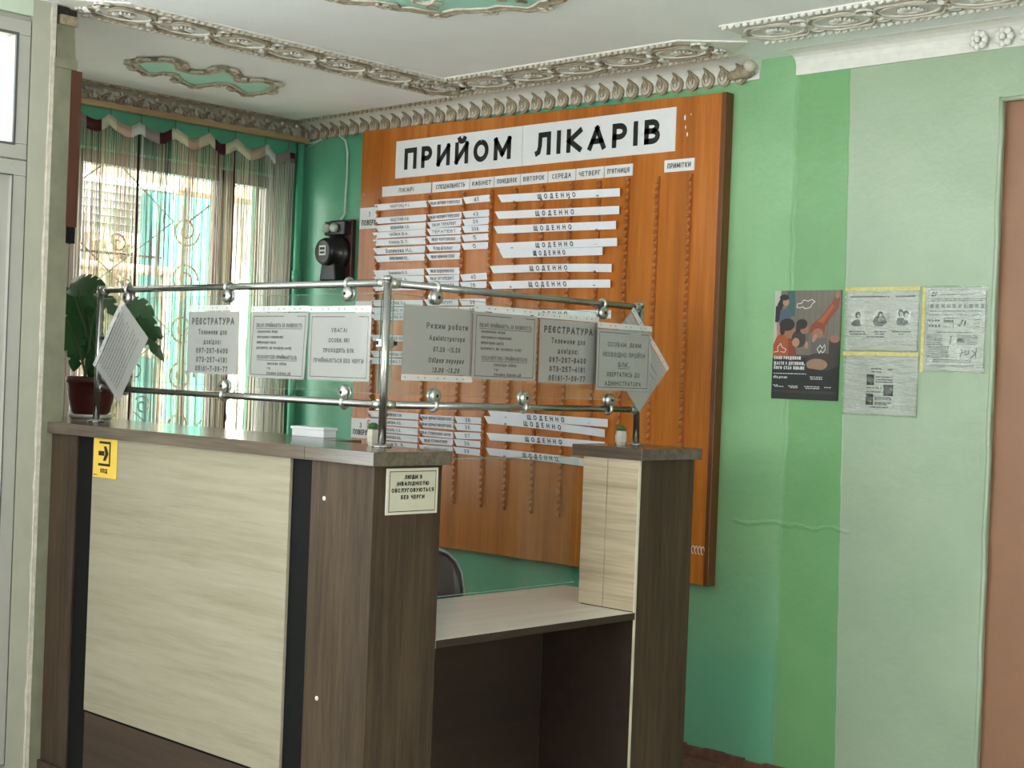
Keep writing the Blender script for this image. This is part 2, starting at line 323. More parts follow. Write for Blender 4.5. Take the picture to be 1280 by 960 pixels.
# ------------------------------------------------------------------ stroke lettering
def A(cx, cy, rx, ry, a0, a1, n=8): return [(cx+rx*math.cos(R(a0+(a1-a0)*i/n)), cy+ry*math.sin(R(a0+(a1-a0)*i/n))) for i in range(n+1)]
G = {
 'А': (.78, [[(0, 0), (.5, 1)], [(.5, 1), (1, 0)], [(.2, .32), (.8, .32)]]),
 'Б': (.66, [[(.92, 1), (0, 1), (0, 0), (.5, 0)]+A(.5, .29, .5, .29, -90, 90)+[(0, .58)]]),
 'В': (.66, [[(0, 0), (0, 1), (.5, 1)]+A(.5, .77, .42, .23, 90, -90)+[(0, .54)], [(.5, .54)]+A(.5, .27, .5, .27, 90, -90)+[(0, 0)]]),
 'Г': (.58, [[(0, 0), (0, 1), (1, 1)]]),
 'Д': (.82, [[(.15, .05), (.28, .5), (.3, 1), (.85, 1), (.85, .05)], [(0, -.18), (0, .05), (1, .05), (1, -.18)]]),
 'Е': (.6, [[(1, 1), (0, 1), (0, 0), (1, 0)], [(0, .52), (.9, .52)]]),
 'Є': (.7, [A(.5, .5, .5, .5, 45, 315, 16), [(.0, .5), (.75, .5)]]),
 'Ж': (1., [[(.5, 0), (.5, 1)], [(0, 1), (.46, .5), (0, 0)], [(1, 1), (.54, .5), (1, 0)]]),
 'З': (.62, [A(.42, .76, .5, .24, 150, -90, 9)+[(.3, .52)], [(.42, .52)]+A(.42, .26, .55, .26, 90, -150, 9)]),
 'И': (.76, [[(0, 1), (0, 0)], [(0, .02), (1, .98)], [(1, 1), (1, 0)]]),
 'Й': (.76, [[(0, 1), (0, 0)], [(0, .02), (1, .98)], [(1, 1), (1, 0)], A(.5, 1.32, .25, .13, 180, 360, 6)]),
 'І': (.17, [[(.5, 0), (.5, 1)]]),
 'Ї': (.34, [[(.5, 0), (.5, 1)], [(.02, 1.25), (.03, 1.1)], [(.97, 1.25), (.98, 1.1)]]),
 'К': (.7, [[(0, 0), (0, 1)], [(1, 1), (.08, .5), (1, 0)]]),
 'Л': (.74, [[(0, 0), (.14, .05), (.24, .4), (.26, 1), (1, 1), (1, 0)]]),
 'М': (.92, [[(0, 0), (0, 1)], [(0, 1), (.5, .2)], [(.5, .2), (1, 1)], [(1, 1), (1, 0)]]),
 'Н': (.74, [[(0, 0), (0, 1)], [(1, 0), (1, 1)], [(0, .52), (1, .52)]]),
 'О': (.84, [A(.5, .5, .5, .5, 90, 450, 20)]),
 'П': (.74, [[(0, 0), (0, 1), (1, 1), (1, 0)]]),
 'Р': (.64, [[(0, 0), (0, 1), (.5, 1)]+A(.5, .71, .5, .29, 90, -90)+[(0, .42)]]),
 'С': (.74, [A(.52, .5, .52, .5, 45, 315, 16)]),
 'Т': (.68, [[(0, 1), (1, 1)], [(.5, 1), (.5, 0)]]),
 'У': (.7, [[(0, 1), (.52, .36)], [(1, 1), (.5, .3), (.36, .04), (.1, 0)]]),
 'Ф': (.9, [[(.5, 0), (.5, 1)], A(.5, .52, .5, .32, 90, 450, 18)]),
 'Х': (.72, [[(0, 0), (1, 1)], [(0, 1), (1, 0)]]),
 'Ц': (.78, [[(0, 1), (0, 0), (1.02, 0), (1.02, -.2)], [(.86, 0), (.86, 1)]]),
 'Ч': (.66, [[(0, 1), (0, .65)]+A(.4, .65, .4, .22, 180, 270, 4)+[(1, .44)], [(1, 1), (1, 0)]]),
 'Ш': (.98, [[(0, 1), (0, 0), (1, 0), (1, 1)], [(.5, 0), (.5, 1)]]),
 'Щ': (1.02, [[(0, 1), (0, 0), (1.04, 0), (1.04, -.2)], [(.46, 0), (.46, 1)], [(.92, 0), (.92, 1)]]),
 'Ь': (.62, [[(0, 1), (0, 0), (.5, 0)]+A(.5, .29, .5, .29, -90, 90)+[(0, .58)]]),
 'Ю': (1.05, [[(0, 0), (0, 1)], [(0, .52), (.34, .52)], A(.67, .5, .33, .5, 180, 540, 18)]),
 'Я': (.66, [[(1, 0), (1, 1), (.5, 1)]+A(.5, .71, .5, .29, 90, 270)+[(1, .42)], [(.45, .42), (0, 0)]]),
 '0': (.58, [A(.5, .5, .5, .5, 90, 450, 16)]), '1': (.36, [[(0, .78), (.7, 1), (.7, 0)]]),
 '2': (.58, [A(.5, .72, .48, .28, 160, -20, 8)+[(0, 0), (1, 0)]]),
 '3': (.58, [A(.45, .76, .46, .24, 150, -90, 8), [(.35, .52)]+A(.45, .26, .52, .26, 90, -150, 8)]),
 '4': (.62, [[(.78, 0), (.78, 1), (0, .28), (1, .28)]]), '5': (.58, [[(.92, 1), (.12, 1), (.06, .55)]+A(.46, .32, .52, .32, 110, -140, 9)]),
 '6': (.58, [A(.5, .32, .5, .32, 90, 450, 14), [(.02, .34), (.2, .8), (.75, 1)]]), '7': (.56, [[(0, 1), (1, 1), (.35, 0)]]),
 '8': (.58, [A(.5, .76, .42, .24, 90, 450, 12), A(.5, .26, .5, .26, 90, 450, 12)]), '9': (.58, [A(.5, .68, .5, .32, 90, 450, 14), [(.98, .66), (.8, .2), (.25, 0)]]),
 '.': (.16, [[(.5, 0), (.5, .14)]]), ',': (.16, [[(.6, .1), (.4, -.14)]]), '-': (.4, [[(0, .45), (1, .45)]]), "'": (.16, [[(.5, .75), (.5, 1)]]),
 ':': (.16, [[(.5, 0), (.5, .14)], [(.5, .5), (.5, .64)]]), '!': (.16, [[(.5, .28), (.5, 1)], [(.5, 0), (.5, .13)]]), ' ': (.32, []),
}
_x = .7
def _sm(ch, up): wd, st = G[up]; G[ch] = (wd*_x*1.02, [[(x, y*_x) for x, y in s_] for s_ in st])
for lo, up in zip('вгджзийіїклмнптхцчшщьюяєосф', 'ВГДЖЗИЙІЇКЛМНПТХЦЧШЩЬЮЯЄОСФ'): _sm(lo, up)
G['і'] = (.14, [[(.5, 0), (.5, .7)], [(.5, .88), (.5, 1.)]])
G['а'] = (.52, [[(1, 0), (1, .7)], A(.5, .35, .5, .35, 90, 450, 14)])
G['е'] = (.54, [[(0, .36), (1, .36)]+A(.5, .35, .5, .35, 0, 310, 14)])
G['р'] = (.54, [[(0, -.28), (0, .7)], A(.5, .35, .5, .35, 90, 450, 14)])
G['у'] = (.5, [[(0, .7), (.52, .1)], [(1, .7), (.5, -.05), (.35, -.26), (.1, -.28)]])
G['б'] = (.54, [A(.5, .33, .5, .33, 90, 450, 14), [(.02, .36), (.1, .8), (.5, .93), (.95, 1)]])
def stroke(b, pts, wd, F, closed=False):
    n = len(pts)
    if n < 2: return
    L = []
    for i in range(n):
        p = Vector(pts[i]).to_2d() if len(pts[i]) > 2 else Vector(pts[i])
        d1 = (p-Vector(pts[i-1])) if i > 0 else None; d2 = (Vector(pts[i+1])-p) if i < n-1 else None
        d1 = d1.normalized() if d1 is not None and d1.length > 1e-9 else None; d2 = d2.normalized() if d2 is not None and d2.length > 1e-9 else None
        if d1 is None and d2 is None: continue
        if d1 is None: d1 = d2
        if d2 is None: d2 = d1
        n1 = Vector((-d1.y, d1.x)); n2 = Vector((-d2.y, d2.x)); m = n1+n2
        m = m.normalized() if m.length > .2 else n1
        k = 1/max(.5, m.dot(n1)); L.append((p+m*(wd/2*k), p-m*(wd/2*k)))
    vs = []
    for a, c in L: vs += [F(a.x, a.y), F(c.x, c.y)]
    b.add(vs, [(2*i, 2*i+1, 2*i+3, 2*i+2) for i in range(len(L)-1)])
def write(b, text, F, cx, cy, h, width=None, t=.2, gap=.2, align='c', slant=0.):
    """text centred on (cx, cy) of the plane map F; h = capital height"""
    tot = 0
    for ch in text: tot += G.get(ch, G[' '])[0]+gap
    tot = (tot-gap)*h; k = 1. if width is None else width/tot
    x = {'c': cx-tot*k/2, 'l': cx, 'r': cx-tot*k}[align]; y0 = cy-h/2
    for ch in text:
        wd, st = G.get(ch, G[' ']); W = wd*h*k; ins = min(t*h/2, W*.45)
        for s_ in st:
            pts = [(x+ins+px*(W-2*ins), y0+t*h/2+py*(h-t*h)) for px, py in s_]
            if slant: pts = [(px+(py-cy)*slant, py) for px, py in pts]
            if len(pts) == 2:       # square ends reach the full height
                d = (Vector(pts[1])-Vector(pts[0])); d = d.normalized()*(t*h/2) if d.length > 0 else d
                pts = [tuple(Vector(pts[0])-d), tuple(Vector(pts[1])+d)]
            else:
                d = (Vector(pts[1])-Vector(pts[0])).normalized()*(t*h/2); e = (Vector(pts[-1])-Vector(pts[-2])).normalized()*(t*h/2)
                if (Vector(pts[0])-Vector(pts[-1])).length > t*h*.3: pts[0] = tuple(Vector(pts[0])-d); pts[-1] = tuple(Vector(pts[-1])+e)
            stroke(b, pts, t*h, F)
        x += (wd+gap)*h*k
def PY(y): return lambda s, t: Vector((s, y, t))        # faces -Y
def PX(x): return lambda s, t: Vector((x, s, t))        # faces +X
def rect(b, F, s0, s1, t0, t1, m=None): b.add([F(s0, t0), F(s1, t0), F(s1, t1), F(s0, t1)], [(0, 1, 2, 3)], m=m)
def frame2(b, F, s0, s1, t0, t1, wd, m=None):
    rect(b, F, s0, s1, t0, t0+wd, m); rect(b, F, s0, s1, t1-wd, t1, m); rect(b, F, s0, s0+wd, t0+wd, t1-wd, m); rect(b, F, s1-wd, s1, t0+wd, t1-wd, m)
def disc(b, F, s, t, rs, rt=None, n=18, m=None): b.add([F(s+rs*math.cos(2*math.pi*i/n), t+(rt or rs)*math.sin(2*math.pi*i/n)) for i in range(n)], [tuple(range(n))], m=m)
def smudge(b, F, s0, s1, t, h, seed=0):     # a line of print too small to read in the photo
    rr = random.Random(seed); s = s0
    while s < s1-.004:
        l = min(rr.uniform(.006, .02), s1-s); rect(b, F, s, s+l, t-h/2, t+h/2); s += l+rr.uniform(.002, .004)

CEIL = 2.804
# ------------------------------------------------------------------ the setting
b = B(); b.box(-.25, 8.2, -8.2, .25, -.1, 0); struct('floor', b, 'floor')
b = B(); b.box(-.25, 8.2, -8.2, .25, CEIL, CEIL+.12); struct('ceiling', b, 'ceiling')
b = B(); BX0, BX1, BZ = 3.908, 4.95, 2.545
b.box(-.25, BX0, 0, .25, 0, CEIL); b.box(BX1, 8.2, 0, .25, 0, CEIL); b.box(BX0, BX1, 0, .25, BZ, CEIL); struct('wall_back', b, 'wall')
b = B(); b.box(BX0, BX1, .035, .2, 0, BZ); struct('door_1', b, 'brown')
WY0, WY1, WZ0, WZ1 = -1.98, -.095, .82, 2.522
b = B(); b.box(-.3, 0, -2.15, WY0, 0, CEIL); b.box(-.3, 0, WY1, 0, 0, CEIL); b.box(-.3, 0, WY0, WY1, 0, WZ0); b.box(-.3, 0, WY0, WY1, WZ1, CEIL)
struct('wall_window', b, 'teal')
b = B(); b.box(-.3, 1.2, -2.27, -2.15, 0, CEIL); struct('wall_vestibule', b, 'white_wall')
b = B(); b.box(8.0, 8.2, -8.2, -5.6, 0, CEIL); b.box(8.0, 8.2, -2.8, 0, 0, CEIL); b.box(8.0, 8.2, -5.6, -2.8, 0, .85); b.box(8.0, 8.2, -5.6, -2.8, 2.55, CEIL); struct('wall_right', b, 'hall_wall')
b = B()
for y in (-5.6, -4.23, -2.86): b.box(8.06, 8.14, y, y+.06, .85, 2.55)
for z in (.85, 2.49): b.box(8.06, 8.14, -5.6, -2.8, z, z+.06)
struct('added_window_3', b, 'pvc')  # unseen window made up to go with the side fill
b = B(); b.box(-.25, 1.9, -8.2, -8, 0, CEIL); b.box(5.3, 8, -8.2, -8, 0, CEIL); b.box(1.9, 5.3, -8.2, -8, 0, .85); b.box(1.9, 5.3, -8.2, -8, 2.55, CEIL); struct('wall_front', b, 'hall_wall')
b = B()
for x in (1.9, 3.0, 4.15, 5.24): b.box(x, x+.06, -8.14, -8.06, .85, 2.55)
for z in (.85, 2.49): b.box(1.9, 5.3, -8.14, -8.06, z, z+.06)
struct('added_window_2', b, 'pvc')  # frame of an added, unseen window that houses the hall fill lamp
# partition wall on the left with the white entrance door
PXX = 1.32
b = B(); b.box(1.2, PXX-.004, -8, -6.15, 0, CEIL); b.box(1.2, PXX-.004, -6.15, -2.262, 2.74, CEIL)
b.box(1.2, PXX-.006, -2.262, -2.188, 0, CEIL, m=1)
struct('wall_left', b, ['hall_wall', 'cream'])
b = B(); rr = random.Random(3)
edge = []            # rough plaster edge between reveal and pillar
zs = [i*.05 for i in range(57)]
L = [(PXX-.006, -2.192+rr.uniform(-.004, .004), min(z, CEIL)) for z in zs]; Rr = [(PXX-.001, -2.176+rr.uniform(-.005, .005), min(z, CEIL)) for z in zs]
for i in range(len(zs)-1): b.add([L[i], Rr[i], Rr[i+1], L[i+1]], [(0, 1, 2, 3)])
b.box(1.2, PXX-.002, -2.188, -2.17, 0, CEIL)
struct('trim_1', b, 'old_plaster')
b = B(); b.box(1.16, PXX, -2.172, -2.093, 0, 2.60)                                   # pillar shaft
b.box(1.15, PXX+.008, -2.172, -2.085, 2.575, 2.61)                                   # its ledge
b.prism([(1.16, -2.165, 2.61), (PXX, -2.165, 2.61), (PXX-.012, -2.168, 2.735), (1.16, -2.168, 2.735)], (0, .075, 0))
b.box(1.16, PXX, -2.155, -2.085, 2.735, 2.77, m=1)
b.box(1.18, PXX-.02, -2.19, -2.08, 2.74, CEIL, m=2); b.box(1.18, PXX-.006, -2.186, -2.166, 2.6, 2.76, m=2)
struct('trim_2', b, ['olive', 'gilt', 'hole'])
b = B(); b.box(1.19, PXX+.008, -2.106, -2.066, 2.0, 2.572); b.box(1.2, PXX+.006, -2.104, -2.07, 1.94, 2.0, m=1); struct('trim_3', b, ['strip_wood', 'black'])
# entrance door leaves
b = B(); D0 = -2.262
def pvc_frame(y0, y1, z0, z1, wd, dx0, dx1, bb):
    bb.box(dx0, dx1, y0, y1, z0, z0+wd); bb.box(dx0, dx1, y0, y1, z1-wd, z1); bb.box(dx0, dx1, y0, y0+wd, z0+wd, z1-wd); bb.box(dx0, dx1, y1-wd, y1, z0+wd, z1-wd)

for ya, yb in ((-3.4, D0), (-4.75, -3.4), (-6.15, -4.75)): pvc_frame(ya, yb, 0, 2.74, .045, 1.235, 1.30, b)
dr = struct('door_2', b, 'pvc', .003)
def leaf(y0, y1, solid=False):
    b = B(); pvc_frame(y0, y1, 2.223, 2.72, .054, 1.245, 1.314, b)
    pvc_frame(y0, y1, .05, 2.218, .055, 1.247, 1.316, b); b.box(1.249, 1.3145, y0+.053, y1-.053, .86 if not solid else .1, .95 if not solid else .19)
    o = b.build('door_leaf', 'pvc', dr, bevel=.002)
    b = B(); b.box(1.268, 1.296, y0+.055, y1-.055, .1, 2.17 if solid else .86); b.build('door_panel', 'pvc', dr)
    b = B(); b.box(1.275, 1.281, y0+.05, y1-.05, 2.27, 2.67); b.build('door_glass', 'glass', dr)
    if not solid: b = B(); b.box(1.275, 1.281, y0+.055, y1-.055, .95, 2.17); b.build('door_glass', 'glass', dr)
    b = B(); pvc_frame(y0+.046, y1-.046, 2.27, 2.672, .009, 1.305, 1.3155, b); pvc_frame(y0+.05, y1-.05, .945 if not solid else .185, 2.166, .004, 1.306, 1.3175, b); b.build('door_gasket', 'gasket', dr)
leaf(-3.35, D0-.004, True); leaf(-4.7, -3.45); leaf(-6.1, -4.8)
# the recess of the right-hand door is dressed with a rounded plaster edge
b = B(); b.tube([(BX0-.001+.0025*math.sin(z*2.1), .006, z*.1277) for z in range(21)], .009, 8); b.tube([(BX0+.1*i, .006, BZ+.001) for i in range(11)], .009, 8); struct('trim_4', b, 'wall')
# painted pipe in the corner
b = B(); b.tube([(.045, -.045, 0), (.045, -.045, 1.5), (.047, -.045, 2.7)], .02, 12); b.tube([(.045, -.045, 1.98), (.045, -.045, 2.03)], .025, 12); struct('trim_5', b, 'teal')
# baseboard along the back wall
b = B()
for i in range(40):
    x0 = .1+i*.095; b.box(x0, x0+.095, -.012-random.random()*.01, 0, 0, .03+random.random()*.03)
b.box(.0, 3.9, -.25, -.012, .0005, .004); struct('baseboard_back', b, 'skirting')

# cornice over the notice board: cove, rope, and a row of leaf cups
def cove(b, p0, p1, nrm, z0, z1, d, m=0, n=6):
    p0, p1, nrm = Vector(p0), Vector(p1), Vector(nrm); pr = []
    for i in range(n+1):
        a = i/n*math.pi/2; pr.append((.012+(d-.012)*(1-math.cos(a))**1.3, z0+(z1-z0)*math.sin(a)**.6))
    pr = [(0, z0)]+pr+[(d, z1+.004), (0, z1+.004)]
    k = len(pr); vs = [p0+nrm*o+Vector((0, 0, z)) for o, z in pr]+[p1+nrm*o+Vector((0, 0, z)) for o, z in pr]
    b.add(vs, [(i, (i+1) % k, k+(i+1) % k, k+i) for i in range(k)]+[tuple(range(k)), tuple(range(k, 2*k))[::-1]], False, m)
def rope(b, p0, p1, r, pitch, m=0):
    p0, p1 = Vector(p0), Vector(p1); L = (p1-p0).length; d = (p1-p0)/L; s = Vector((0, 0, 1)).cross(d)
    for i in range(int(L/pitch)):
        c = p0+d*(i+.5)*pitch
        b.tube([c-d*pitch*.45+s*r*.7, c, c+d*pitch*.45-s*r*.7], [r*.5, r, r*.5], 5, m=m)
b = B(); cove(b, (0, 0, 0), (2.9, 0, 0), (0, -1, 0), 2.727, CEIL-.001, .125)
rope(b, (.12, -.13, CEIL-.004), (1.28, -.13, CEIL-.004), .012, .035, 1)
x = .05
while x < 2.84:
    c = Vector((x, -.022, 2.738))
    out = [(0, .056), (.009, .044), (.024, .032), (.031, .016), (.028, -.004), (.018, -.018), (0, -.024)]; out = out+[(-p, q) for p, q in out[-2:0:-1]]
    def cv(p, q, o=0.):
        z = 2.738+q; a_ = math.asin(max(0, min(.97, (z-2.727)/(CEIL-2.728)))**(1/.6)); return Vector((x+p, -(.012+.113*(1-math.cos(a_))**1.3)-o, z))
    b.prism([cv(p, q, -.002) for p, q in out], (0, -.014, -.004), m=1)
    b.prism([cv(p*.66, .012+(q-.012)*.7, .012)+Vector((0, 0, -.004)) for p, q in out], (0, -.007, -.002), m=2)
    for dx in (-.013, 0, .013): b.tube([cv(dx*.6, -.004, .018), cv(dx, .02, .024), cv(dx*.5, .038, .016)], [.0025, .0045, .002], 5, m=1)
    b.blob(cv(0, .006, .02), .009, .007, .011, 6, 4, m=2)
    x += .079
b.blob((2.845, -.035, 2.758), .05, .03, .03, 8, 5, m=1); b.blob((2.8, -.03, 2.75), .04, .025, .022, 8, 5, m=1); b.blob((2.88, -.05, 2.775), .025, .03, .025, 8, 5, m=2)
struct('trim_6', b, ['plaster', 'gilt', 'old_plaster'])
# plain cove to the right with a few rosettes left on it
b = B(); cove(b, (3.07, 0, 0), (8, 0, 0), (0, -1, 0), 2.722, CEIL-.001, .11)
for x in (3.832, 3.924, 4.016, 4.108, 4.2):
    c = Vector((x, -.035, 2.755))
    for k in range(7):
        a = 2*math.pi*k/7; b.blob(c+Vector((math.cos(a)*.023, 0, math.sin(a)*.023)), .014, .014, .014, 6, 4, m=1)
    b.blob(c+Vector((0, -.012, 0)), .012, .012, .012, 6, 4, m=1)
struct('trim_7', b, ['plaster', 'plaster'])
# cornice over the window: row of arches with a bud in each
b = B(); cove(b, (0, -2.15, 0), (0, 0, 0), (1, 0, 0), 2.73, CEIL-.001, .115, m=1)
rope(b, (.118, -2.14, CEIL-.004), (.118, -.13, CEIL-.004), .01, .03, 2)
y = -2.12
while y < -.06:
    b.tube([(.04, y+.044*math.cos(a), 2.735+.036*math.sin(a)) for a in [math.pi*i/8 for i in range(9)]], .008, 5, m=2)
    b.blob((.05, y, 2.762), .012, .01, .02, 6, 4, m=0); b.blob((.045, y-.014, 2.752), .012, .008, .013, 6, 4, m=0); b.blob((.045, y+.014, 2.752), .012, .008, .013, 6, 4, m=0)
    b.blob((.07, y+.047, 2.78), .012, .012, .012, 6, 4, m=0)
    y += .094
struct('trim_8', b, ['old_plaster', 'old_plaster', 'gilt'])
# ceiling bands: strip, rope borders, cartouches with a palmette
def band(name, p0, p1, side, wd, mats, start=0., tail=True, pitch=.262):
    p0, p1, side = Vector(p0), Vector(p1), Vector(side).normalized(); d = (p1-p0); L = d.length; d.normalize(); Zn = Vector((0, 0, -1))
    b = B(); F = lambda s, t, h=0: p0+d*s+side*t+Zn*h
    pts = [F(0, 0), F(L, 0), F(L, wd), F(0, wd)]
    if tail: pts = [F(0, 0), F(L-.1, 0), F(L+.06, wd*.45), F(L-.14, wd), F(0, wd)]
    b.prism(pts, Zn*.006)
    rope(b, F(0, .012, .008), F(L-.1, .012, .008), .011, .03, 2); rope(b, F(0, wd-.012, .008), F(L-.14, wd-.012, .008), .011, .03, 2)
    s = start+pitch/2; mid = wd/2
    rr = random.Random(5)
    while s < L-.02:
        hw = pitch*.52; hh = wd*.33
        ring = []
        for i in range(24):
            a = 2*math.pi*i/24; k = 1+.09*math.cos(6*a); ring.append(F(s+hw*math.cos(a)*abs(math.cos(a))**.15*k, mid+hh*math.sin(a)*k, .012))
        b.tube(ring, .006, 6, True, m=1)
        ring2 = [F(s+hw*.78*math.cos(a), mid+hh*.72*math.sin(a), .01) for a in [2*math.pi*i/18 for i in range(18)]]
        b.tube(ring2, .005, 5, True, m=0)
        for i in range(9):
            a = math.pi*(i/8)*1.0; b.tube([F(s, mid-.01, .01), F(s+.045*math.cos(a), mid-.01+.05*math.sin(a), .013)], [.003, .006], 5, m=2 if i % 2 else 0)
        b.tube([F(s-.05, mid-.03, .01), F(s, mid-.022, .014), F(s+.05, mid-.03, .01)], .006, 5, m=1)
        for sg in (-1, 1):
            for tt in (-1, 1):
                q = [F(s+hw*.95+sg*.03*math.cos(a), mid+tt*hh*(.62+.28*math.sin(a)), .01) for a in [R(-30+50*i) for i in range(6)]]
                b.tube(q, .006, 5, m=2 if sg > 0 else 0)
            b.blob(F(s+hw*.99, mid+sg*hh*.35, .01), .018, .018, .012, 6, 4, m=0)
        s += pitch
    return struct(name, b, mats)
BM = ['plaster', 'gilt', 'old_plaster']
band('trim_9', (1.265, -.25, CEIL), (1.265, -2.16, CEIL), (1, 0, 0), .30, BM, 0.0)
band('trim_10', (1.28, -.165, CEIL), (2.98, -.165, CEIL), (0, -1, 0), .30, BM, .02)
band('trim_11', (3.09, -.255, CEIL), (7.9, -.255, CEIL), (0, -1, 0), .30, ['plaster', 'old_plaster', 'plaster'], .02, False)
# ceiling medallions
def medallion(name, label, cx, cy, ax, ay, fn, inner=.82, extra=0, outline=None):
    if outline: cx, cy = sum(p.x for p in outline)/len(outline), sum(p.y for p in outline)/len(outline)
    t = thing(name, label, 'medallion', (cx, cy, CEIL)); Zn = Vector((0, 0, -1)); N = 96
    ring = []
    for i in range(N if fn else 0):
        a = 2*math.pi*i/N; k = fn(a); ring.append(Vector((cx+ax*k*math.cos(a), cy+ay*k*math.sin(a), CEIL-.001)))
    if outline:
        ring = []; n_ = len(outline)
        for i in range(n_):
            p0, p1, p2, p3 = (outline[(i+k-1) % n_] for k in range(4))
            for k in range(4): u = k/4; ring.append(.5*((2*p1)+(p2-p0)*u+(2*p0-5*p1+4*p2-p3)*u*u+(3*p1-p0-3*p2+p3)*u**3))
        N = len(ring)
    def inw(i, k):      # a point inside the outline, along the local inward normal
        t_ = ring[(i+1) % N]-ring[i-1]; n_ = Vector((-t_.y, t_.x, 0)).normalized(); n_ = n_ if sgn > 0 else -n_
        return ring[i]+n_*k
    area_ = sum(ring[i].x*ring[(i+1) % N].y-ring[(i+1) % N].x*ring[i].y for i in range(N)); sgn = 1 if area_ > 0 else -1
    BW = .028 if outline else .045
    C0 = Vector((cx, cy, CEIL-.001))
    b = B(); b.prism([inw(i, BW) for i in range(N)], Zn*.006); b.build('painted_field', 'turquoise', t)
    b = B(); b.tube([p+Zn*.006 for p in ring], .008, 6, True, m=0); b.tube([inw(i, BW*1.1)+Zn*.01 for i in range(N)], .005, 5, True, m=1)
    for i in range(N):
        p, q = ring[i], ring[(i+1) % N]; b.add([p+Zn*.006, q+Zn*.006, inw((i+1) % N, BW)+Zn*.008, inw(i, BW)+Zn*.008], [(0, 1, 2, 3)], m=1)
    rr = random.Random(9)
    for i in range(0, N, 6):
        p = ring[i]; d = (ring[i]-inw(i, .01)).normalized(); s = Vector((-d.y, d.x, 0))
        for sg in (-1, 1):
            q = [p+Zn*.01+d*(.028*math.sin(R(k*60)))+s*(sg*(.012+.02*math.cos(R(k*60)))) for k in range(5)]
            b.tube(q, [.006, .007, .006, .005, .003], 5, m=1)
    for e in range(extra):
        a = rr.uniform(0, 2*math.pi); r_ = rr.uniform(.35, .75); c = C0+Vector((ax*r_*math.cos(a), ay*r_*math.sin(a), -.01)); ph = rr.uniform(0, 6)
        b.tube([c+Vector((.05*math.cos(ph+k*.8)*(1-k*.1), .05*math.sin(ph+k*.8)*(1-k*.1), 0)) for k in range(7)], [.005, .009, .01, .01, .008, .006, .004], 5, m=e % 2)
    b.build('raised_border', ['gilt', 'old_plaster'], t)
OUT = [(163, 76), (172, 73), (190, 72), (208, 72), (225, 76), (230, 84), (246, 88), (262, 87), (276, 82), (290, 86), (300, 93), (303, 99), (322, 98), (340, 101), (348, 106), (338, 113), (318, 116), (302, 115), (292, 109), (280, 103), (262, 105), (244, 106), (228, 102), (217, 95), (213, 90), (195, 91), (178, 89), (168, 83)]
medallion('ceiling_medallion', 'long narrow turquoise plaster medallion on the ceiling above the curtained window', 0, 0, 0, 0, None, .80, 0, [at('Z', CEIL-.001, *p) for p in OUT])
def fn2(a): return .92+.05*math.cos(8*a)+.03*math.cos(19*a)+.015*math.cos(33*a)
medallion('ceiling_medallion', 'large round turquoise plaster medallion cut off by the top of the photo', 2.76, -1.66, .55, .55, fn2, .86, 40)

# ------------------------------------------------------------------ window, grille, curtain
b = B(); FX0, FX1 = -.16, -.09
pvc_frame(WY0, WY1, WZ0, WZ1, .06, FX0, FX1, b); b.box(FX0, FX1, -.46, -.37, WZ0, WZ1); b.box(FX0, FX1, -1.3, -1.23, WZ0, WZ1)
win = struct('window_1', b, 'pvc', .003)
b = B(); b.box(-.128, -.122, WY0+.05, WY1-.05, WZ0+.05, WZ1-.05); b.build('window_glass', 'glass', win)
b = B(); b.box(-.3, .05, WY0, WY1, WZ0-.03, WZ0); b.build('window_sill', 'pvc', win)
# iron grille outside the pane
gr = thing('window_grille', 'pale wrought iron grille with scrolls and diamonds behind the string curtain', 'window grille', (-.22, -1.0, WZ0))
GX = -.22
b = B(); pvc_frame(WY0+.01, WY1-.01, WZ0+.01, WZ1-.01, .02, GX-.008, GX+.008, b); b.build('grille_frame', 'iron', gr)
def spiral(cy, cz, r, turns, a0, sgn=1): return [(GX, cy+r*(1-.75*i/30)*math.cos(a0+sgn*2*math.pi*turns*i/30), cz+r*(1-.75*i/30)*math.sin(a0+sgn*2*math.pi*turns*i/30)) for i in range(31)]
for cy in (-.56, -1.44):
    b = B()
    for dy in (-.012, .012): b.tube([(GX, cy+dy, WZ0), (GX, cy+dy, WZ1-.1)], .006, 6)
    b.build('grille_bar', 'iron', gr)
    for cz in (2.2, 1.95, 1.7, 1.45, 1.2, .98):
        for sg in (1,):
            b = B(); b.tube(spiral(cy+.0, cz, .085, 1.6, 0, 1 if int(cz*100) % 2 else -1), .0055, 6); b.build('grille_scroll', 'iron', gr)
for cy in (-1.0, -.2):
    for k in range(3):
        z0 = WZ0+.02+k*.56; b = B()
        b.tube([(GX+.006, cy-.36, z0+.28), (GX+.006, cy, z0+.56), (GX+.006, cy+.36, z0+.28), (GX+.006, cy, z0)][:4 if cy < -.5 else 2], .0045, 6, cy < -.5); b.build('grille_diamond', 'grille_dark', gr)
for k, (cy, cz) in enumerate([(-.95, 2.1), (-.9, 1.9), (-.83, 1.62), (-.83, 1.48), (-.78, 1.3), (-.3, 1.25), (-.33, 1.9), (-1.0, 1.2)]):
    b = B(); b.tube(spiral(cy, cz, .05, 1.3, 2.5, 1 if k % 2 else -1), .0045, 6); b.build('grille_scroll', 'grille_dark', gr)
for z in (1.2, 1.62, 2.05):
    b = B(); b.tube([(GX-.006, WY0, z), (GX-.006, -.7, z)], .008, 6); b.build('grille_bar', 'iron', gr)
# wooden curtain slat
b = B(); b.box(.05, .085, -2.14, -.02, 2.70, 2.728); tag(b.build('curtain_rail', 'rod_wood', bevel=.002), 'bare wooden curtain slat along the top of the window wall', 'curtain rail')
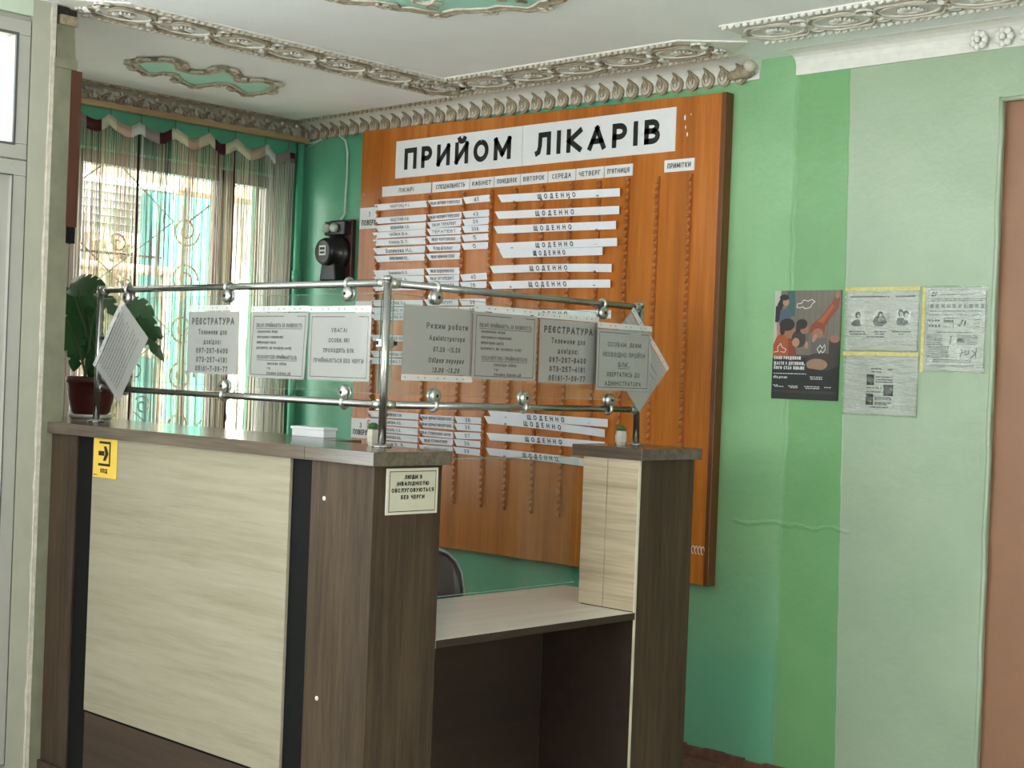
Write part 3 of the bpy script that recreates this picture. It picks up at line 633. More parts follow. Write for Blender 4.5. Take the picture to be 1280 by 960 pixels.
# string curtain
CX = .075
cur = thing('string_curtain', 'cream and maroon string curtain with a scalloped patchwork heading over the window', 'curtain', (CX, -1.03, .9))
peaks = [at('X', CX, *p) for p in [(100, 137), (139, 141), (177, 152), (220, 159), (261, 166), (295, 173), (333, 180), (361, 186)]]
ys = [p.y for p in peaks]; ys = [-2.02, -1.86, -1.68, -1.5]+[y for y in ys if y > -1.45]
zs_ = [2.672]*(len(ys)-len([p for p in peaks if p.y > -1.45]))+[p.z for p in peaks if p.y > -1.45]
MATC = ['cream_cloth', 'pink_cloth', 'maroon_cloth', 'white_cloth', 'grey_cloth']
def head_z(y):
    for i in range(len(ys)-1):
        if ys[i] <= y <= ys[i+1]:
            u = (y-ys[i])/(ys[i+1]-ys[i]); return zs_[i]*(1-u)+zs_[i+1]*u-.04*math.sin(math.pi*u)
    return zs_[-1]-.02 if y > ys[-1] else zs_[0]-.02
pat = [0, 1, 3, 4, 2, 0, 1, 3, 4, 2, 0, 1, 3, 4, 2, 0, 1, 0, 2, 0]
def colour_at(y):
    u = (y+2.02)/(ys[-1]+2.02)*24; return pat[int(u) % 20]
b = B(); N = 240; y0, y1 = ys[0], ys[-1]+.035
for i in range(N):
    ya, yb = y0+(y1-y0)*i/N, y0+(y1-y0)*(i+1)/N; xa, xb = CX+.012*math.sin(ya*38), CX+.012*math.sin(yb*38)
    za, zb = head_z(ya), head_z(yb)
    vs = [(xa, ya, za), (xb, yb, zb), (xb+.004, yb, zb-.056), (xa+.004, ya, za-.056)]
    b.add(vs+[(q[0]-.002, q[1], q[2]) for q in vs], [(0, 1, 2, 3), (7, 6, 5, 4), (0, 4, 5, 1), (2, 6, 7, 3)], True, m=colour_at((ya+yb)/2))
b.build('curtain_heading', MATC, cur, recalc=False)
for y, z in zip(ys, zs_):
    b = B(); b.tube([(CX-.002, y, z-.01), (CX-.002, y, z+.03), (CX-.002, y, 2.7)], .003, 6); b.build('curtain_hook', 'grille_dark', cur)
b = B(); rr = random.Random(11)
for i in range(560):
    y = y0+(y1-y0)*(i+rr.random())/560; mi = colour_at(y) if rr.random() < .6 else rr.choice([0, 0, 1, 3, 3, 4])
    if mi == 2 and rr.random() < .5: mi = 1
    if rr.random() < .03: mi = 2
    r_ = rr.uniform(.0008, .0017); x = CX+.012*math.sin(y*38)+rr.uniform(-.006, .006); ph = rr.uniform(0, 6); zt = head_z(y)-.052
    yy = y+rr.uniform(-.008, .008)
    b.tube([(x, y, zt), (x+.003*math.sin(ph), yy+.004*math.sin(ph), 2.1), (x, yy+.004*math.cos(ph), 1.5), (x, yy, .9)], r_, 4, m=mi)
# thick maroon tie cords
for y in (ys[-3]-.005, ys[-6]-.01):
    b.tube([(CX, y, 2.6), (CX, y+.005, 1.7), (CX, y-.005, .9)], .006, 6, m=2)
for k in range(34):
    y = y1-.005-k*.0035; b.tube([(CX+.006+.006*(k % 3), y, head_z(min(y, ys[-1]))-.05), (CX+.006*(k % 2), y+.003, 1.6), (CX, y, .9)], .0024, 4, m=3 if k % 3 else 0)
o = b.build('curtain_strings', MATC, cur); o['kind'] = 'stuff'

# ------------------------------------------------------------------ outside the window
b = B(); b.box(-14, -.3, -9, 9, -.25, -.15); struct('outdoor_ground', b, 'out_ground')
def pt(px, py, X): return at('X', X, px, py)
p0, p1, p2 = pt(194, 250, -1.6), pt(292, 250, -1.6), pt(240, 247, -1.6)
b = B(); z1 = p2.z
b.box(-1.75, -1.6, p0.y, p1.y, -.15, z1)
y = p0.y
while y < p1.y: b.tube([(-1.6, y, -.15), (-1.6, y, z1)], .018, 6); y += .06
tag(b.build('outbuilding', 'out_turq'), 'bright turquoise ribbed outbuilding wall seen through the string curtain', 'outbuilding')
q0, q1 = pt(60, 300, -3.0), pt(420, 300, -3.0)
b = B(); b.box(-3.3, -3.0, q0.y-3, q1.y+3, -.15, 4.2)
bw = thing('neighbour_building', 'overexposed whitewashed building filling the view beyond the window', 'building', (-3.15, (q0.y+q1.y)/2, -.15))
b.build('building_wall', 'out_white', bw)
a0, a1 = pt(118, 300, -2.98), pt(150, 380, -2.98); b = B(); b.box(-3.0, -2.96, a0.y, a1.y, a1.z, a0.z); b.build('building_window', 'out_turq', bw)
a0, a1 = pt(108, 290, -2.98), pt(158, 470, -2.98); b = B(); pvc_frame(a0.y, a1.y, a1.z, a0.z, .07, -3.0, -2.95, b); b.build('window_surround', 'out_beige', bw)
a0 = pt(90, 205, -2.9); b = B(); b.box(-3., -2.7, q0.y-2, q1.y+2, a0.z-.1, a0.z); b.build('building_ledge', 'out_beige', bw)
# porch of white laths
t0, t1 = pt(92, 222, -1.9), pt(205, 290, -1.9)
pc = thing('lath_porch', 'white lath porch roof outside the left part of the window', 'porch', (-1.9, (t0.y+t1.y)/2, -.15))
b = B(); b.box(-1.95, -1.85, t0.y-.5, t0.y-.44, -.15, t0.z); b.box(-1.95, -1.85, t1.y-.06, t1.y, -.15, t0.z); b.build('porch_post', 'out_white', pc)
b = B()
for k in range(7): z = t1.z+(t0.z-t1.z)*k/6; b.box(-2.0+.03*k, -1.95+.03*k, t0.y-.5, t1.y, z-.025, z+.02)
b.build('porch_laths', 'out_white', pc)
b = B(); hr0, hr1 = pt(100, 330, -1.5), pt(214, 346, -1.5); b.tube([(-1.5, hr0.y-.5, hr0.z), (-1.5, hr1.y, hr0.z)], .03, 8); hr2 = pt(214, 443, -1.5); b.tube([(-1.5, hr0.y-.5, hr2.z), (-1.5, hr1.y, hr2.z)], .03, 8)
b.tube([(-1.5, hr0.y-.3, -.15), (-1.5, hr0.y-.3, hr0.z)], .025, 8); b.tube([(-1.5, hr1.y-.05, -.15), (-1.5, hr1.y-.05, hr0.z)], .025, 8)
tag(b.build('porch_railing', 'out_beige'), 'beige tubular porch railing outside the window behind the potted monstera', 'railing')
# ivy-covered gate pier
i0, i1 = pt(128, 300, -2.3), pt(196, 540, -2.3)
b = B(); b.box(-2.45, -2.3, i0.y, i1.y, -.15, i0.z); iv = thing('ivy_pier', 'stone pier overgrown with ivy outside the window, left of the turquoise wall', 'pier', (-2.37, (i0.y+i1.y)/2, -.15))
b.build('stone_pier', 'out_beige', iv); b = B(); rr = random.Random(4)
for k in range(500):
    c = Vector((-2.29+rr.uniform(0, .08), rr.uniform(i0.y, i1.y), rr.uniform(.2, i0.z))); a = rr.uniform(0, 6.28); r_ = rr.uniform(.02, .045)
    U = Vector((rr.uniform(-.5, .5), math.cos(a), math.sin(a))).normalized(); V = Vector((.4, -math.sin(a), math.cos(a))).normalized()
    b.add([c-U*r_, c+V*r_*.6, c+U*r_, c-V*r_*.6], [(0, 1, 2, 3)])
o = b.build('ivy_leaves', 'out_leaf', iv, recalc=False); o['kind'] = 'stuff'

# ------------------------------------------------------------------ notice board
YB = -.05; XB0, XB1, ZB0, ZB1 = .548, 2.775, .7045, 2.6955
board = thing('notice_board', 'large orange-brown wooden doctors timetable board on the green wall', 'notice board', ((XB0+XB1)/2, -.025, ZB0))
b = B(); b.prism([(XB0, -.002, ZB0-.008), (XB1-.022, -.002, ZB0+.003), (XB1-.022, -.002, ZB1-.014), (XB0, -.002, ZB1+.026)], (0, YB+.002, 0)); b.build('board_panel', 'board', board, bevel=.0015)
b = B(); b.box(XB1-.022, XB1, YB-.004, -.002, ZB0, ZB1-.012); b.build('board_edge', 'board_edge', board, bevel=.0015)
cols = [.695, 1.063, 1.304, 1.487, 1.637, 1.804, 1.970, 2.132, 2.290, 2.448, 2.617]
for k, x in enumerate(cols):
    zt = 2.366; zb = .91 if k < 9 else .86; pr = [(YB+.001, zt), (YB+.001, zb)]; z = zb; p = .0295
    while z < zt-.005: pr += [(-.0605, z), (-.0695, z+.005), (-.069, z+.011), (-.0615, z+.0165)]; z += p
    pr.append((-.0605, zt)); b = B(); b.prism([(x-.0065, y, z) for y, z in pr], (.013, 0, 0)); b.build('notched_strip', 'slat', board)
b = B(); F = PY(YB-.0006)     # white scribble and chips on the varnish
for k in range(4): stroke(b, [(2.695+k*.016+.008*math.cos(a), .845+.016*math.sin(a)) for a in [i*.7 for i in range(8)]], .003, F)
for sx, sz, r_ in ((2.57, 2.6, .012), (2.575, 2.56, .008), (2.585, 2.53, .01), (2.6, 2.61, .005), (.575, 2.4, .006)): disc(b, F, sx, sz, r_*.35, r_, 7)
b.build('white_scribble', 'card', board)
ORD = ['top', 'second', 'third', 'fourth', 'fifth', 'sixth', 'seventh', 'eighth', 'ninth', 'tenth', 'eleventh', 'twelfth', 'thirteenth', 'fourteenth', 'fifteenth', 'sixteenth', 'seventeenth', 'eighteenth', 'nineteenth', 'twentieth', 'lowest']
# title
for nm, tx, x0, x1, ta, tb_ in (('title_sheet', 'ПРИЙОМ', .807, 1.662, .872, 1.592), ('title_sheet', 'ЛІКАРІВ', 1.662, 2.5275, 1.742, 2.447)):
    b = B(); b.box(x0+.001, x1-.001, YB-.0035, YB, 2.466, 2.648); o = b.build(nm, 'paper'); 
    tag(o, 'white title sheet lettered %s in heavy black capitals on the wooden board' % tx, 'title sheet', 'title sheets of the board')
    b = B(); write(b, tx, PY(YB-.0045), (ta+tb_)/2, 2.556, .104, tb_-ta, t=.235, gap=.28); b.build('lettering', 'ink', o)
HD = [('ЛІКАРІ', .716, 1.068), ('СПЕЦІАЛЬНІСТЬ', 1.077, 1.328), ('КАБІНЕТ', 1.333, 1.489), ('ПОНЕДІЛОК', 1.494, 1.654), ('ВІВТОРОК', 1.658, 1.822), ('СЕРЕДА', 1.827, 1.986), ('ЧЕТВЕРГ', 1.991, 2.148), ("П'ЯТНИЦЯ", 2.153, 2.307), ('ПРИМІТКИ', 2.475, 2.628)]
for tx, x0, x1 in HD:
    b = B(); b.box(x0, x1, YB-.003, YB, 2.381, 2.431); o = b.build('heading_card', 'paper')
    tag(o, 'small white column heading card reading %s on the wooden board' % tx, 'heading card', 'column heading cards')
    b = B(); h = .021; write(b, tx, PY(YB-.004), (x0+x1)/2, 2.406, h, min((x1-x0)*.78, .0185*len(tx)), t=.16, gap=.24); b.build('lettering', 'ink', o)
for (x0, x1, z0, z1, tx, lb) in ((.553, .679, 2.228, 2.334, '1', 'white card marked first floor at the upper left edge of the wooden board'), (.545, .67, 1.76, 1.866, '2', 'white card marked second floor at the left edge of the board behind the glass'), (.548, .67, 1.18, 1.279, '3', 'white card marked third floor at the lower left edge of the wooden board')):
    b = B(); b.box(x0, x1, YB-.003, YB, z0, z1); o = b.build('floor_card', 'paper'); tag(o, lb, 'floor card', 'floor number cards')
    b = B(); F = PY(YB-.004); write(b, tx, F, (x0+x1)/2+.012, z1-.034, .026, t=.16); write(b, 'ПОВЕРХ', F, (x0+x1)/2+.008, z0+.03, .028, .108, t=.17); b.build('lettering', 'ink', o)
# cards in the notches
def slip(name, x0, x1, zl, zr, h, txt, label, cat, grp, th=.018, y=-.066, cut=.02, tw=.6, thick=.15, bow=0., mat='card', gap=.2):
    b = B(); n = 6; top, bot = [], []
    for i in range(n+1):
        u = i/n; z = zl+(zr-zl)*u+bow*4*u*(1-u); x = x0+(x1-x0)*u; yo = y-.002*math.sin(u*3.1)
        top.append(Vector((x, yo-.004, z+h/2))); bot.append(Vector((x if 0 < i < n else (x+cut if i == 0 else x-.25*cut), yo+.004, z-h/2)))
    bk = Vector((0, .001, 0)); vs = top+bot+[p+bk for p in top]+[p+bk for p in bot]; k = n+1
    fs = [(i+k, i+1+k, i+1, i) for i in range(n)]+[(2*k+i, 2*k+i+1, 3*k+i+1, 3*k+i) for i in range(n)]+[(i, i+1, 2*k+i+1, 2*k+i) for i in range(n)]+[(3*k+i, 3*k+i+1, k+i+1, k+i) for i in range(n)]+[(0, 2*k, 3*k, k), (n, n+k, 3*k+n, 2*k+n)]
    b.add(vs, fs); o = b.build(name, mat); tag(o, label, cat, grp)
    if txt:
        W = x1-x0
        def F(s, t):
            u = (s-x0)/W; z = zl+(zr-zl)*u+bow*4*u*(1-u); return Vector((s, y-.002*math.sin(u*3.1)-.008*(t/h)-.0011, z+t))
        b = B(); write(b, txt, F, (x0+x1)/2, 0, th, W*tw, t=thick, gap=gap); b.build('lettering', 'ink', o)
    return o
rows = [2.327, 2.262, 2.224, 2.191, 2.152, 2.112, 2.070, 2.002, 1.968, 1.932, 1.853, 1.817, 1.783, 1.679, 1.602, 1.567, 1.306, 1.271, 1.233, 1.197, 1.161]
NM = ['МАРТИШ Р.І.', 'НАДТОЧІЙ Н.В.', 'БОДНАРЮК С.В.', 'ЧАЙКА В.А.', 'Коваль В. Т.', 'Балинова Н.І.', 'ПРИСЯЖНЮК Л.Г.', 'Дорошенко В. В.', 'ШЕВЧУК А.', 'КОНЦЕВА О.В.', 'МИСЛЮК О.А.', 'БОЙКО Н.І.', 'ГНАТЮК К.П.', 'САВЧУК О.В.', 'КРАВЕЦЬ І.М.', 'ЛИСЕНКО Т.В.', 'АНДРІЙЧУК Т.М.', 'МАКАРОВА А.Б.', 'ГОРБАНЬ О.В.', 'ПРОХОРОВА Н.Б.', 'Сіцький Р. В.']
SP = ['ЛІКАР АКУШЕР-ГІНЕКОЛОГ', 'ЛІКАР АКУШЕР-ГІНЕКОЛОГ', 'ЛІКАР ТЕРАПЕВТ', 'ТЕРАПЕВТ', 'ЛІКАР РЕНТГЕНОЛОГ', 'Кардіолог', 'ЛІКАР НЕВРОПАТОЛОГ', 'ЛІКАР ЕНДОКРИНОЛОГ', 'ЛІКАР ОРТОПЕДИСТ', 'ЛІКАР ПЕДІАТР', 'ЛІКАР ХІРУРГ', 'ЛІКАР УРОЛОГ', 'ЛІКАР НАРКОЛОГ', 'ЛІКАР ПСИХІАТР', 'ЛІКАР ОКУЛІСТ', 'ЛІКАР ХІРУРГ', 'ЛІКАР ДЕРМАТОВЕНЕРОЛОГ', 'ЛІКАР ДЕРМАТОВЕНЕРОЛОГ', 'ЛІКАР СТОМАТОЛОГ-ХІРУРГ', 'ЛІКАР СТОМАТОЛОГ', 'лікар-стоматолог']
KB = ['41', '43', '39', '306', '5', '5', '', '', '40', '16', '36', '38', '', '', '', '', '38', '36', '37', '36', '39']
rr = random.Random(21)
for i, z in enumerate(rows):
    hid = 12 < i < 16
    j = lambda a=.0025: rr.uniform(-a, a)
    big = i in (5, 20)
    od = ORD[i]
    slip('name_card', cols[0]-.012+j(.008)-(.012 if i == 3 else 0), cols[1]-.004, z+j(), z+j(), .0305, NM[i], 'white doctor name card in the %s row of the left column of the board' % od, 'name card', 'doctor name cards', .020 if big else .014, tw=.5 if big else .36)
    slip('speciality_card', cols[1]+.004, cols[2]-.002, z+j(), z+j(), .0305, SP[i], 'white speciality card in the %s row of the second column of the board' % od, 'speciality card', 'doctor speciality cards', .018 if i == 5 else .014, tw=.56 if i == 5 else (.88 if len(SP[i]) > 18 else .7), y=-.0665)
    if KB[i]: slip('room_card', cols[2]+.004, cols[3]-.004, z+j(), z+.002+j(), .0305, KB[i], 'white room number card in the %s row of the third column of the board' % od, 'room card', 'room number cards', .018, tw=.07*len(KB[i])+.05, y=-.067, cut=.012)
SL = [(1.536, 2.324, 2.258, 2.311, 0), (1.522, 2.249, 2.258, 2.236, .0), (1.518, 2.182, 2.243, 2.173, 0), (1.537, 2.104, 2.253, 2.101, 0), (1.56, 2.069, 2.174, 2.065, 0), (1.502, 2.001, 2.228, 1.991, .004), (1.501, 1.929, 2.225, 1.925, .002), (1.52, 1.80, 2.235, 1.795, 0),
      (1.526, 1.34, 2.241, 1.333, 0), (1.503, 1.314, 2.226, 1.289, .004), (1.522, 1.238, 2.228, 1.236, .002), (1.521, 1.17, 2.2, 1.156, .002)]
for k, (x0, zl, x1, zr, bw_) in enumerate(SL):
    slip('daily_strip', x0, x1, zl, zr, .034, 'ЩОДЕННО', 'long white strip reading every day, %s from the top across the weekday columns' % (ORD[k] if k < 11 else 'lowest'), 'paper strip', 'daily strips', 0.0215, y=-.0695, tw=.31, thick=.19, bow=bw_, gap=.75)

# ------------------------------------------------------------------ electricity meter and its cable
mt = thing('electricity_meter', 'old black round electricity meter on the green wall left of the board', 'electricity meter', (.36, 0, 1.95))
b = B(); b.box(.285, .468, -.03, -.001, 1.965, 2.285); b.build('back_board', 'meter_board', mt, bevel=.004)
U, V, W = (1, 0, 0), (0, 0, 1), (0, -1, 0)
b = B(); b.lathe([(.088, .02), (.09, .05), (.082, .062), (.074, .064), (.07, .125), (.064, .138), (.05, .14)], (.375, 0, 2.115), 32, U, V, W); b.build('meter_drum', 'bakelite', mt)
b = B(); b.box(.35, .4, -.1425, -.1395, 2.095, 2.145, m=0); b.box(.357, .393, -.144, -.1425, 2.123, 2.136, m=1); b.box(.357, .393, -.144, -.1425, 2.104, 2.114, m=1); b.build('meter_dial', ['paper', 'ink'], mt)
b = B(); b.prism([(.31, -.03, 1.97), (.44, -.03, 1.97), (.425, -.03, 2.06), (.325, -.03, 2.06)], (0, -.075, 0)); b.build('terminal_cover', 'bakelite', mt, bevel=.006)
b = B(); b.box(.295, .455, -.07, -.03, 2.205, 2.275); b.build('fuse_block', 'bakelite', mt, bevel=.004)
for x in (.325, .385): b = B(); b.lathe([(.02, .0), (.022, .03), (.016, .036), (.012, .042)], (x, -.06, 2.24), 16, U, V, W); b.build('fuse_plug', 'cable', mt)
b = B(); kp = [(376, 181), (395, 177), (412, 170), (424, 169), (432, 176), (434.5, 190), (434, 215), (432, 245), (431, 268), (425, 276), (417, 283)]
b.tube([at('Y', -.012, *p) for p in kp], .0055, 8)
tag(b.build('power_cable', 'cable'), 'thin white cable running down the green wall to the black meter', 'cable')
b = B(); b.tube([at('Y', -.01, *p) for p in [(377, 188), (388, 182), (401, 175)]], .003, 6); tag(b.build('bell_wire', 'cable'), 'short thin white wire slanting in the upper corner beside the pipe', 'wire')
b = B(); b.tube([at('Y', -.03, *p) for p in [(406, 300), (404, 330), (407, 350), (414, 362), (420, 361)]], .004, 6); tag(b.build('loop_wire', 'cable'), 'white wire looping out below the black electricity meter', 'wire')

# ------------------------------------------------------------------ reception counter
YF, XS, ZT, ST = -2.13, 3.11, 1.284, .04
ct = thing('reception_counter', 'grey-brown oak reception counter with pale front panel and lower side window', 'counter', (2.3, -1.6, 0))
zc = ZT-ST
def cpart(name, boxes, mat, bev=.0012):
    b = B()
    for bx in boxes: b.box(*bx)
    return b.build(name, mat, ct, bevel=bev)
cpart('corner_post', [(1.322, 1.497, YF, -1.865, 0, zc)], 'counter')
cpart('corner_post', [(2.831, XS, YF, -1.865, 0, zc)], 'counter')
cpart('back_panel', [(1.497, 2.831, YF+.008, YF+.03, .0, zc)], 'black')
cpart('front_panel', [(1.616, 2.733, YF-.004, YF+.008, .285, zc)], 'light_oak')
cpart('kickboard', [(1.612, 2.831, YF+.003, YF+.008, .0, .275)], 'kick')
cpart('plinth', [(1.322, 1.5, YF-.012, YF, 0, .05)], 'counter')
cpart('inner_back', [(1.33, 2.831, -1.89, -1.8725, 0, zc)], 'counter')
cpart('countertop', [(1.322, 2.818, -2.15, -2.09, zc, ZT), (.86, 2.818, -2.0899, -1.843, zc, ZT), (.86, 2.55, -1.8429, -1.70, zc, ZT)], 'counter_top')
cpart('countertop', [(2.819, 3.128, -2.15, -1.843, zc, ZT)], 'counter_top')
cpart('rear_leg', [(.88, .91, -2.08, -1.72, 0, zc), (2.5, 2.53, -1.872, -1.72, 0, zc)], 'counter')
cpart('worktop', [(2.52, XS-.002, -1.864, -.931, .70, .724), (2.52, 2.853, -.931, -.63, .70, .724)], 'worktop')
cpart('worktop_edge', [(XS-.002, XS+.001, -1.864, -.931, .70, .724)], 'counter_dark')
cpart('apron', [(2.67, 2.69, -1.864, -.93, 0, .70)], 'counter_dark')
cpart('end_post', [(2.69, 2.861, -.929, -.62, 0, .70), (2.861, XS-.003, -.922, -.62, 0, zc)], 'counter')
cpart('side_panel', [(2.691, XS-.004, -.933, -.929, 0, .699)], 'counter_dark')
cpart('inner_panel', [(2.854, 2.963, -.932, -.922, .726, zc), (2.966, XS-.008, -.932, -.922, .726, zc)], 'window_lit_oak')
cpart('edge_banding', [(XS-.008, XS-.0025, -.933, -.921, .0, zc)], 'edge_band')
cpart('countertop', [(2.812, 3.128, -.948, -.605, zc, ZT)], 'counter_top')
b = B()
for x, z in ((2.895, 1.135), (2.895, .55)): b.lathe([(.007, 0), (.0065, .0025), (.004, .004)], (x, YF, z), 12, (1, 0, 0), (0, 0, 1), (0, -1, 0))
b.build('screw_cap', 'saucer', ct)
b = B(); b.box(2.255, 2.425, -1.76, -1.705, ZT, ZT+.03); b.box(2.251, 2.429, -1.764, -1.701, ZT+.024, ZT+.034)
tag(b.build('paper_box', 'paper', bevel=.002), 'small white box lying at the back of the counter top, left of the board', 'box')
# glass pane over the worktop
gp = thing('counter_glass', 'clear glass pane standing over the low worktop between the two counter posts', 'glass pane', (2.83, -1.4, .79))
b = B(); b.box(2.827, 2.833, -1.864, -.934, .797, 1.238); b.build('pane', 'glass', gp)
b = B(); b.box(2.8265, 2.8335, -1.864, -.934, .7945, .797); b.box(2.8265, 2.8335, -1.864, -.934, 1.238, 1.2405); b.build('polished_edge', 'glass_edge', gp)
# office chair behind the worktop
chx, chy = 2.17, -1.03
ch = thing('office_chair', 'black office chair behind the reception worktop with its rounded back showing', 'chair', (chx, chy, 0))
b = B(); prof = []
for i in range(25):
    a = 2*math.pi*i/24; 
    prof.append((.21*math.copysign(abs(math.cos(a))**.55, math.cos(a)), .27*math.copysign(abs(math.sin(a))**.6, math.sin(a))))
UU = Vector((RT.x, RT.y, 0)).normalized(); NN = Vector((UU.y, -UU.x, 0))
BC = Vector((2.352-.21*.72, -1.0-.21*.69, .60)); 
def backp(s, t, d): return BC+UU*s+Vector((0, 0, t))+NN*(d-.25*s*s-.05*t)
b.prism([backp(s, t, 0) for s, t in prof[:-1]], NN*.05); b.build('backrest', 'chair', ch, bevel=.012)
b = B(); b.tube([backp(s*1.01, t*1.01, .052) for s, t in prof[:-1]], .005, 6, True); b.build('backrest_piping', 'chair_edge', ch)
SC = BC-NN*.22; SC.z = .44
b = B(); b.lathe([(.05, -.04), (.22, -.04), (.25, 0), (.24, .03), (.1, .05)], SC, 24); b.build('seat', 'chair', ch)
b = B(); b.tube([BC+Vector((0, 0, -.2))+NN*.03, Vector((BC.x, BC.y, .36)), Vector((SC.x, SC.y, .38))], .02, 8); b.build('back_stem', 'black', ch)
b = B(); b.tube([(SC.x, SC.y, .08), (SC.x, SC.y, .4)], .025, 12); b.build('gas_lift', 'black', ch)
for k in range(5):
    a = 2*math.pi*k/5; e = Vector((SC.x+.27*math.cos(a), SC.y+.27*math.sin(a), .07)); b = B(); b.tube([(SC.x, SC.y, .1), e], [.024, .015], 8); lg = b.build('base_arm', 'black', ch)
    b = B(); b.lathe([(.01, -.022), (.027, -.018), (.027, .018), (.01, .022)], e-Vector((0, 0, .042)), 14, (1, 0, 0), (0, 0, 1), (0, 1, 0)); b.build('caster', 'rubber', lg)
# signs on the counter
b = B(); b.box(1.628, 1.776, YF-.0085, YF-.0045, 1.106, 1.243); o = b.build('entrance_sign', 'yellow', bevel=.001); tag(o, 'small yellow entrance sign with black arrow on the pale counter panel', 'sign')
b = B(); F = PY(YF-.0095)
for pts, wd in (([(1.665, 1.229), (1.735, 1.229), (1.735, 1.152), (1.662, 1.152)], .0085), ([(1.662, 1.191), (1.70, 1.191)], .016)): stroke(b, pts, wd, F)
b.add([F(1.695, 1.216), F(1.712, 1.216), F(1.728, 1.191), F(1.709, 1.166), F(1.692, 1.166), F(1.706, 1.191)], [(0, 1, 2, 3, 4, 5)])
write(b, 'ВХІД', F, 1.70, 1.131, .015, .044, t=.24); smudge(b, F, 1.634, 1.662, 1.115, .003, 2); b.build('sign_print', 'ink', o)
Fx = PX(XS+.0065)
b = B(); b.box(XS+.0005, XS+.0045, -2.086, -1.884, 1.103, 1.236); o = b.build('queue_sign', ['plate_rim'], bevel=.001); tag(o, 'framed beige plate with black capitals and braille on the dark counter post', 'sign')
b = B(); rect(b, PX(XS+.005), -2.077, -1.893, 1.11, 1.229); b.build('sign_face', 'plate', o)
b = B(); frame2(b, PX(XS+.0056), -2.076, -1.894, 1.111, 1.228, .0022); b.build('sign_border', 'maroon_ink', o)
b = B()
for tx, z, wd in (('ЛЮДИ З', 1.211, .068), ('ІНВАЛІДНІСТЮ', 1.192, .125), ('ОБСЛУГОВУЮТЬСЯ', 1.173, .165), ('БЕЗ ЧЕРГИ', 1.153, .092)): write(b, tx, Fx, -1.985, z, .0118, wd, t=.24, gap=.22)
b.build('lettering', 'ink', o)
b = B(); rr = random.Random(6)
for z, wd in ((1.139, .12), (1.129, .08), (1.119, .07)):
    s = -1.985-wd/2
    while s < -1.985+wd/2:
        for a in range(2):
            for c in range(3):
                if rr.random() < .55: b.blob((XS+.0058, s+a*.0025, z-.0025+c*.0025), .0008, .0008, .0008, 5, 3)
        s += .0068
b.build('braille', 'plate_rim', o)

# ------------------------------------------------------------------ tubular glass guard on the counter
YR, XR, XL, YE = -1.934, 2.915, 1.292, -.719; ZR1, ZR0 = 1.779, 1.412
gd = thing('glass_guard', 'tubular steel guard with clamped glass panes along the top of the counter', 'glass guard', (XR, YR, ZT))
def post(x, y, top):
    b = B(); b.tube([(x, y, ZT), (x, y, top)], .0125, 14); o = b.build('guard_post', 'chrome', gd)
    b = B(); b.lathe([(.03, 0), (.03, .004), (.018, .009), (.0135, .012)], (x, y, ZT), 20); b.build('post_flange', 'chrome', o)
    b = B(); b.lathe([(.0135, -.008), (.0135, .004), (.009, .008)], (x, y, top), 14); b.build('post_cap', 'chrome', o)
post(XL, YR, ZR1+.008); post(XR, YR, ZR1+.014); post(XR, YE, ZR1+.012)
def rail(p0, p1, r=.0115):
    b = B(); b.tube([p0, p1], r, 14); o = b.build('guard_rail', 'chrome', gd); p0, p1 = Vector(p0), Vector(p1); d = (p1-p0).normalized()
    for p, s in ((p0, 1), (p1, -1)):
        b = B(); q = p+d*s*.012; b.tube([q, q+d*s*.018, q+d*s*.03], [.014, .0145, .012], 10); b.obox(q+d*s*.004, d, Vector((0, 0, 1)).cross(d), (0, 0, 1), .022, .01, .03)
        b.blob(q+d*s*.02+FW*-.0125, .004, .004, .004, 8, 5, m=1); b.build('rail_joint', ['clampm', 'rubber'], o)
for z in (ZR1, ZR0): rail((XL, YR, z), (XR, YR, z)); rail((XR, YR, z), (XR, YE, z))
b = B(); b.box(XR, XR+.002, YE-.03, YE+.012, ZR1-.03, ZR1+.014); b.build('corner_plate', 'chrome', gd)
GZ0, GZ1 = 1.445, 1.747
def clamp(x, y, z, dirv, up):
    d = Vector(dirv); n = Vector((0, 0, 1)).cross(d); sg = 1 if up else -1
    o_b = B(); rng = [Vector((x, y, z))+Vector((0, 0, 1))*(.0155*math.cos(a))+n*(.0155*math.sin(a)) for a in [2*math.pi*i/12 for i in range(12)]]
    o_b.tube(rng, .0065, 8, True); c = Vector((x, y, z-sg*.031))
    for s in (-1, 1): o_b.lathe([(.022, 0), (.0235, .004), (.019, .010), (.008, .0125)], c+n*s*.004, 16, d, (0, 0, 1), n*s)
    o = o_b.build('glass_clamp', 'clampm', gd)
    for s in (-1, 1): b = B(); b.lathe([(.0055, 0), (.0055, .0015)], c+n*s*.0162, 10, d, (0, 0, 1), n*s); b.build('clamp_screw', 'rubber', o)
for x in (1.485, 2.105, 2.735): clamp(x, YR, ZR1, (1, 0, 0), True); clamp(x, YR, ZR0, (1, 0, 0), False)
for y in (-1.735, -.935): clamp(XR, y, ZR1, (0, 1, 0), True)
for y in (-1.727, -1.318, -.88): clamp(XR, y, ZR0, (0, 1, 0), False)
for (x0, x1, y0, y1) in ((XL+.02, XR-.026, YR-.0025, YR+.0025),):
    b = B(); b.box(x0, x1, y0, y1, GZ0, GZ1); g = b.build('guard_pane', 'glass', gd)
    b = B(); b.box(x0, x1, y0-.0002, y1+.0002, GZ0-.001, GZ0); b.box(x0, x1, y0-.0002, y1+.0002, GZ1, GZ1+.001); b.box(x1, x1+.001, y0, y1, GZ0, GZ1); b.build('pane_edge', 'glass_edge', g)
b = B(); b.box(XR-.0025, XR+.0025, YR+.026, YE-.02, GZ0, GZ1); g = b.build('guard_pane', 'glass', gd)
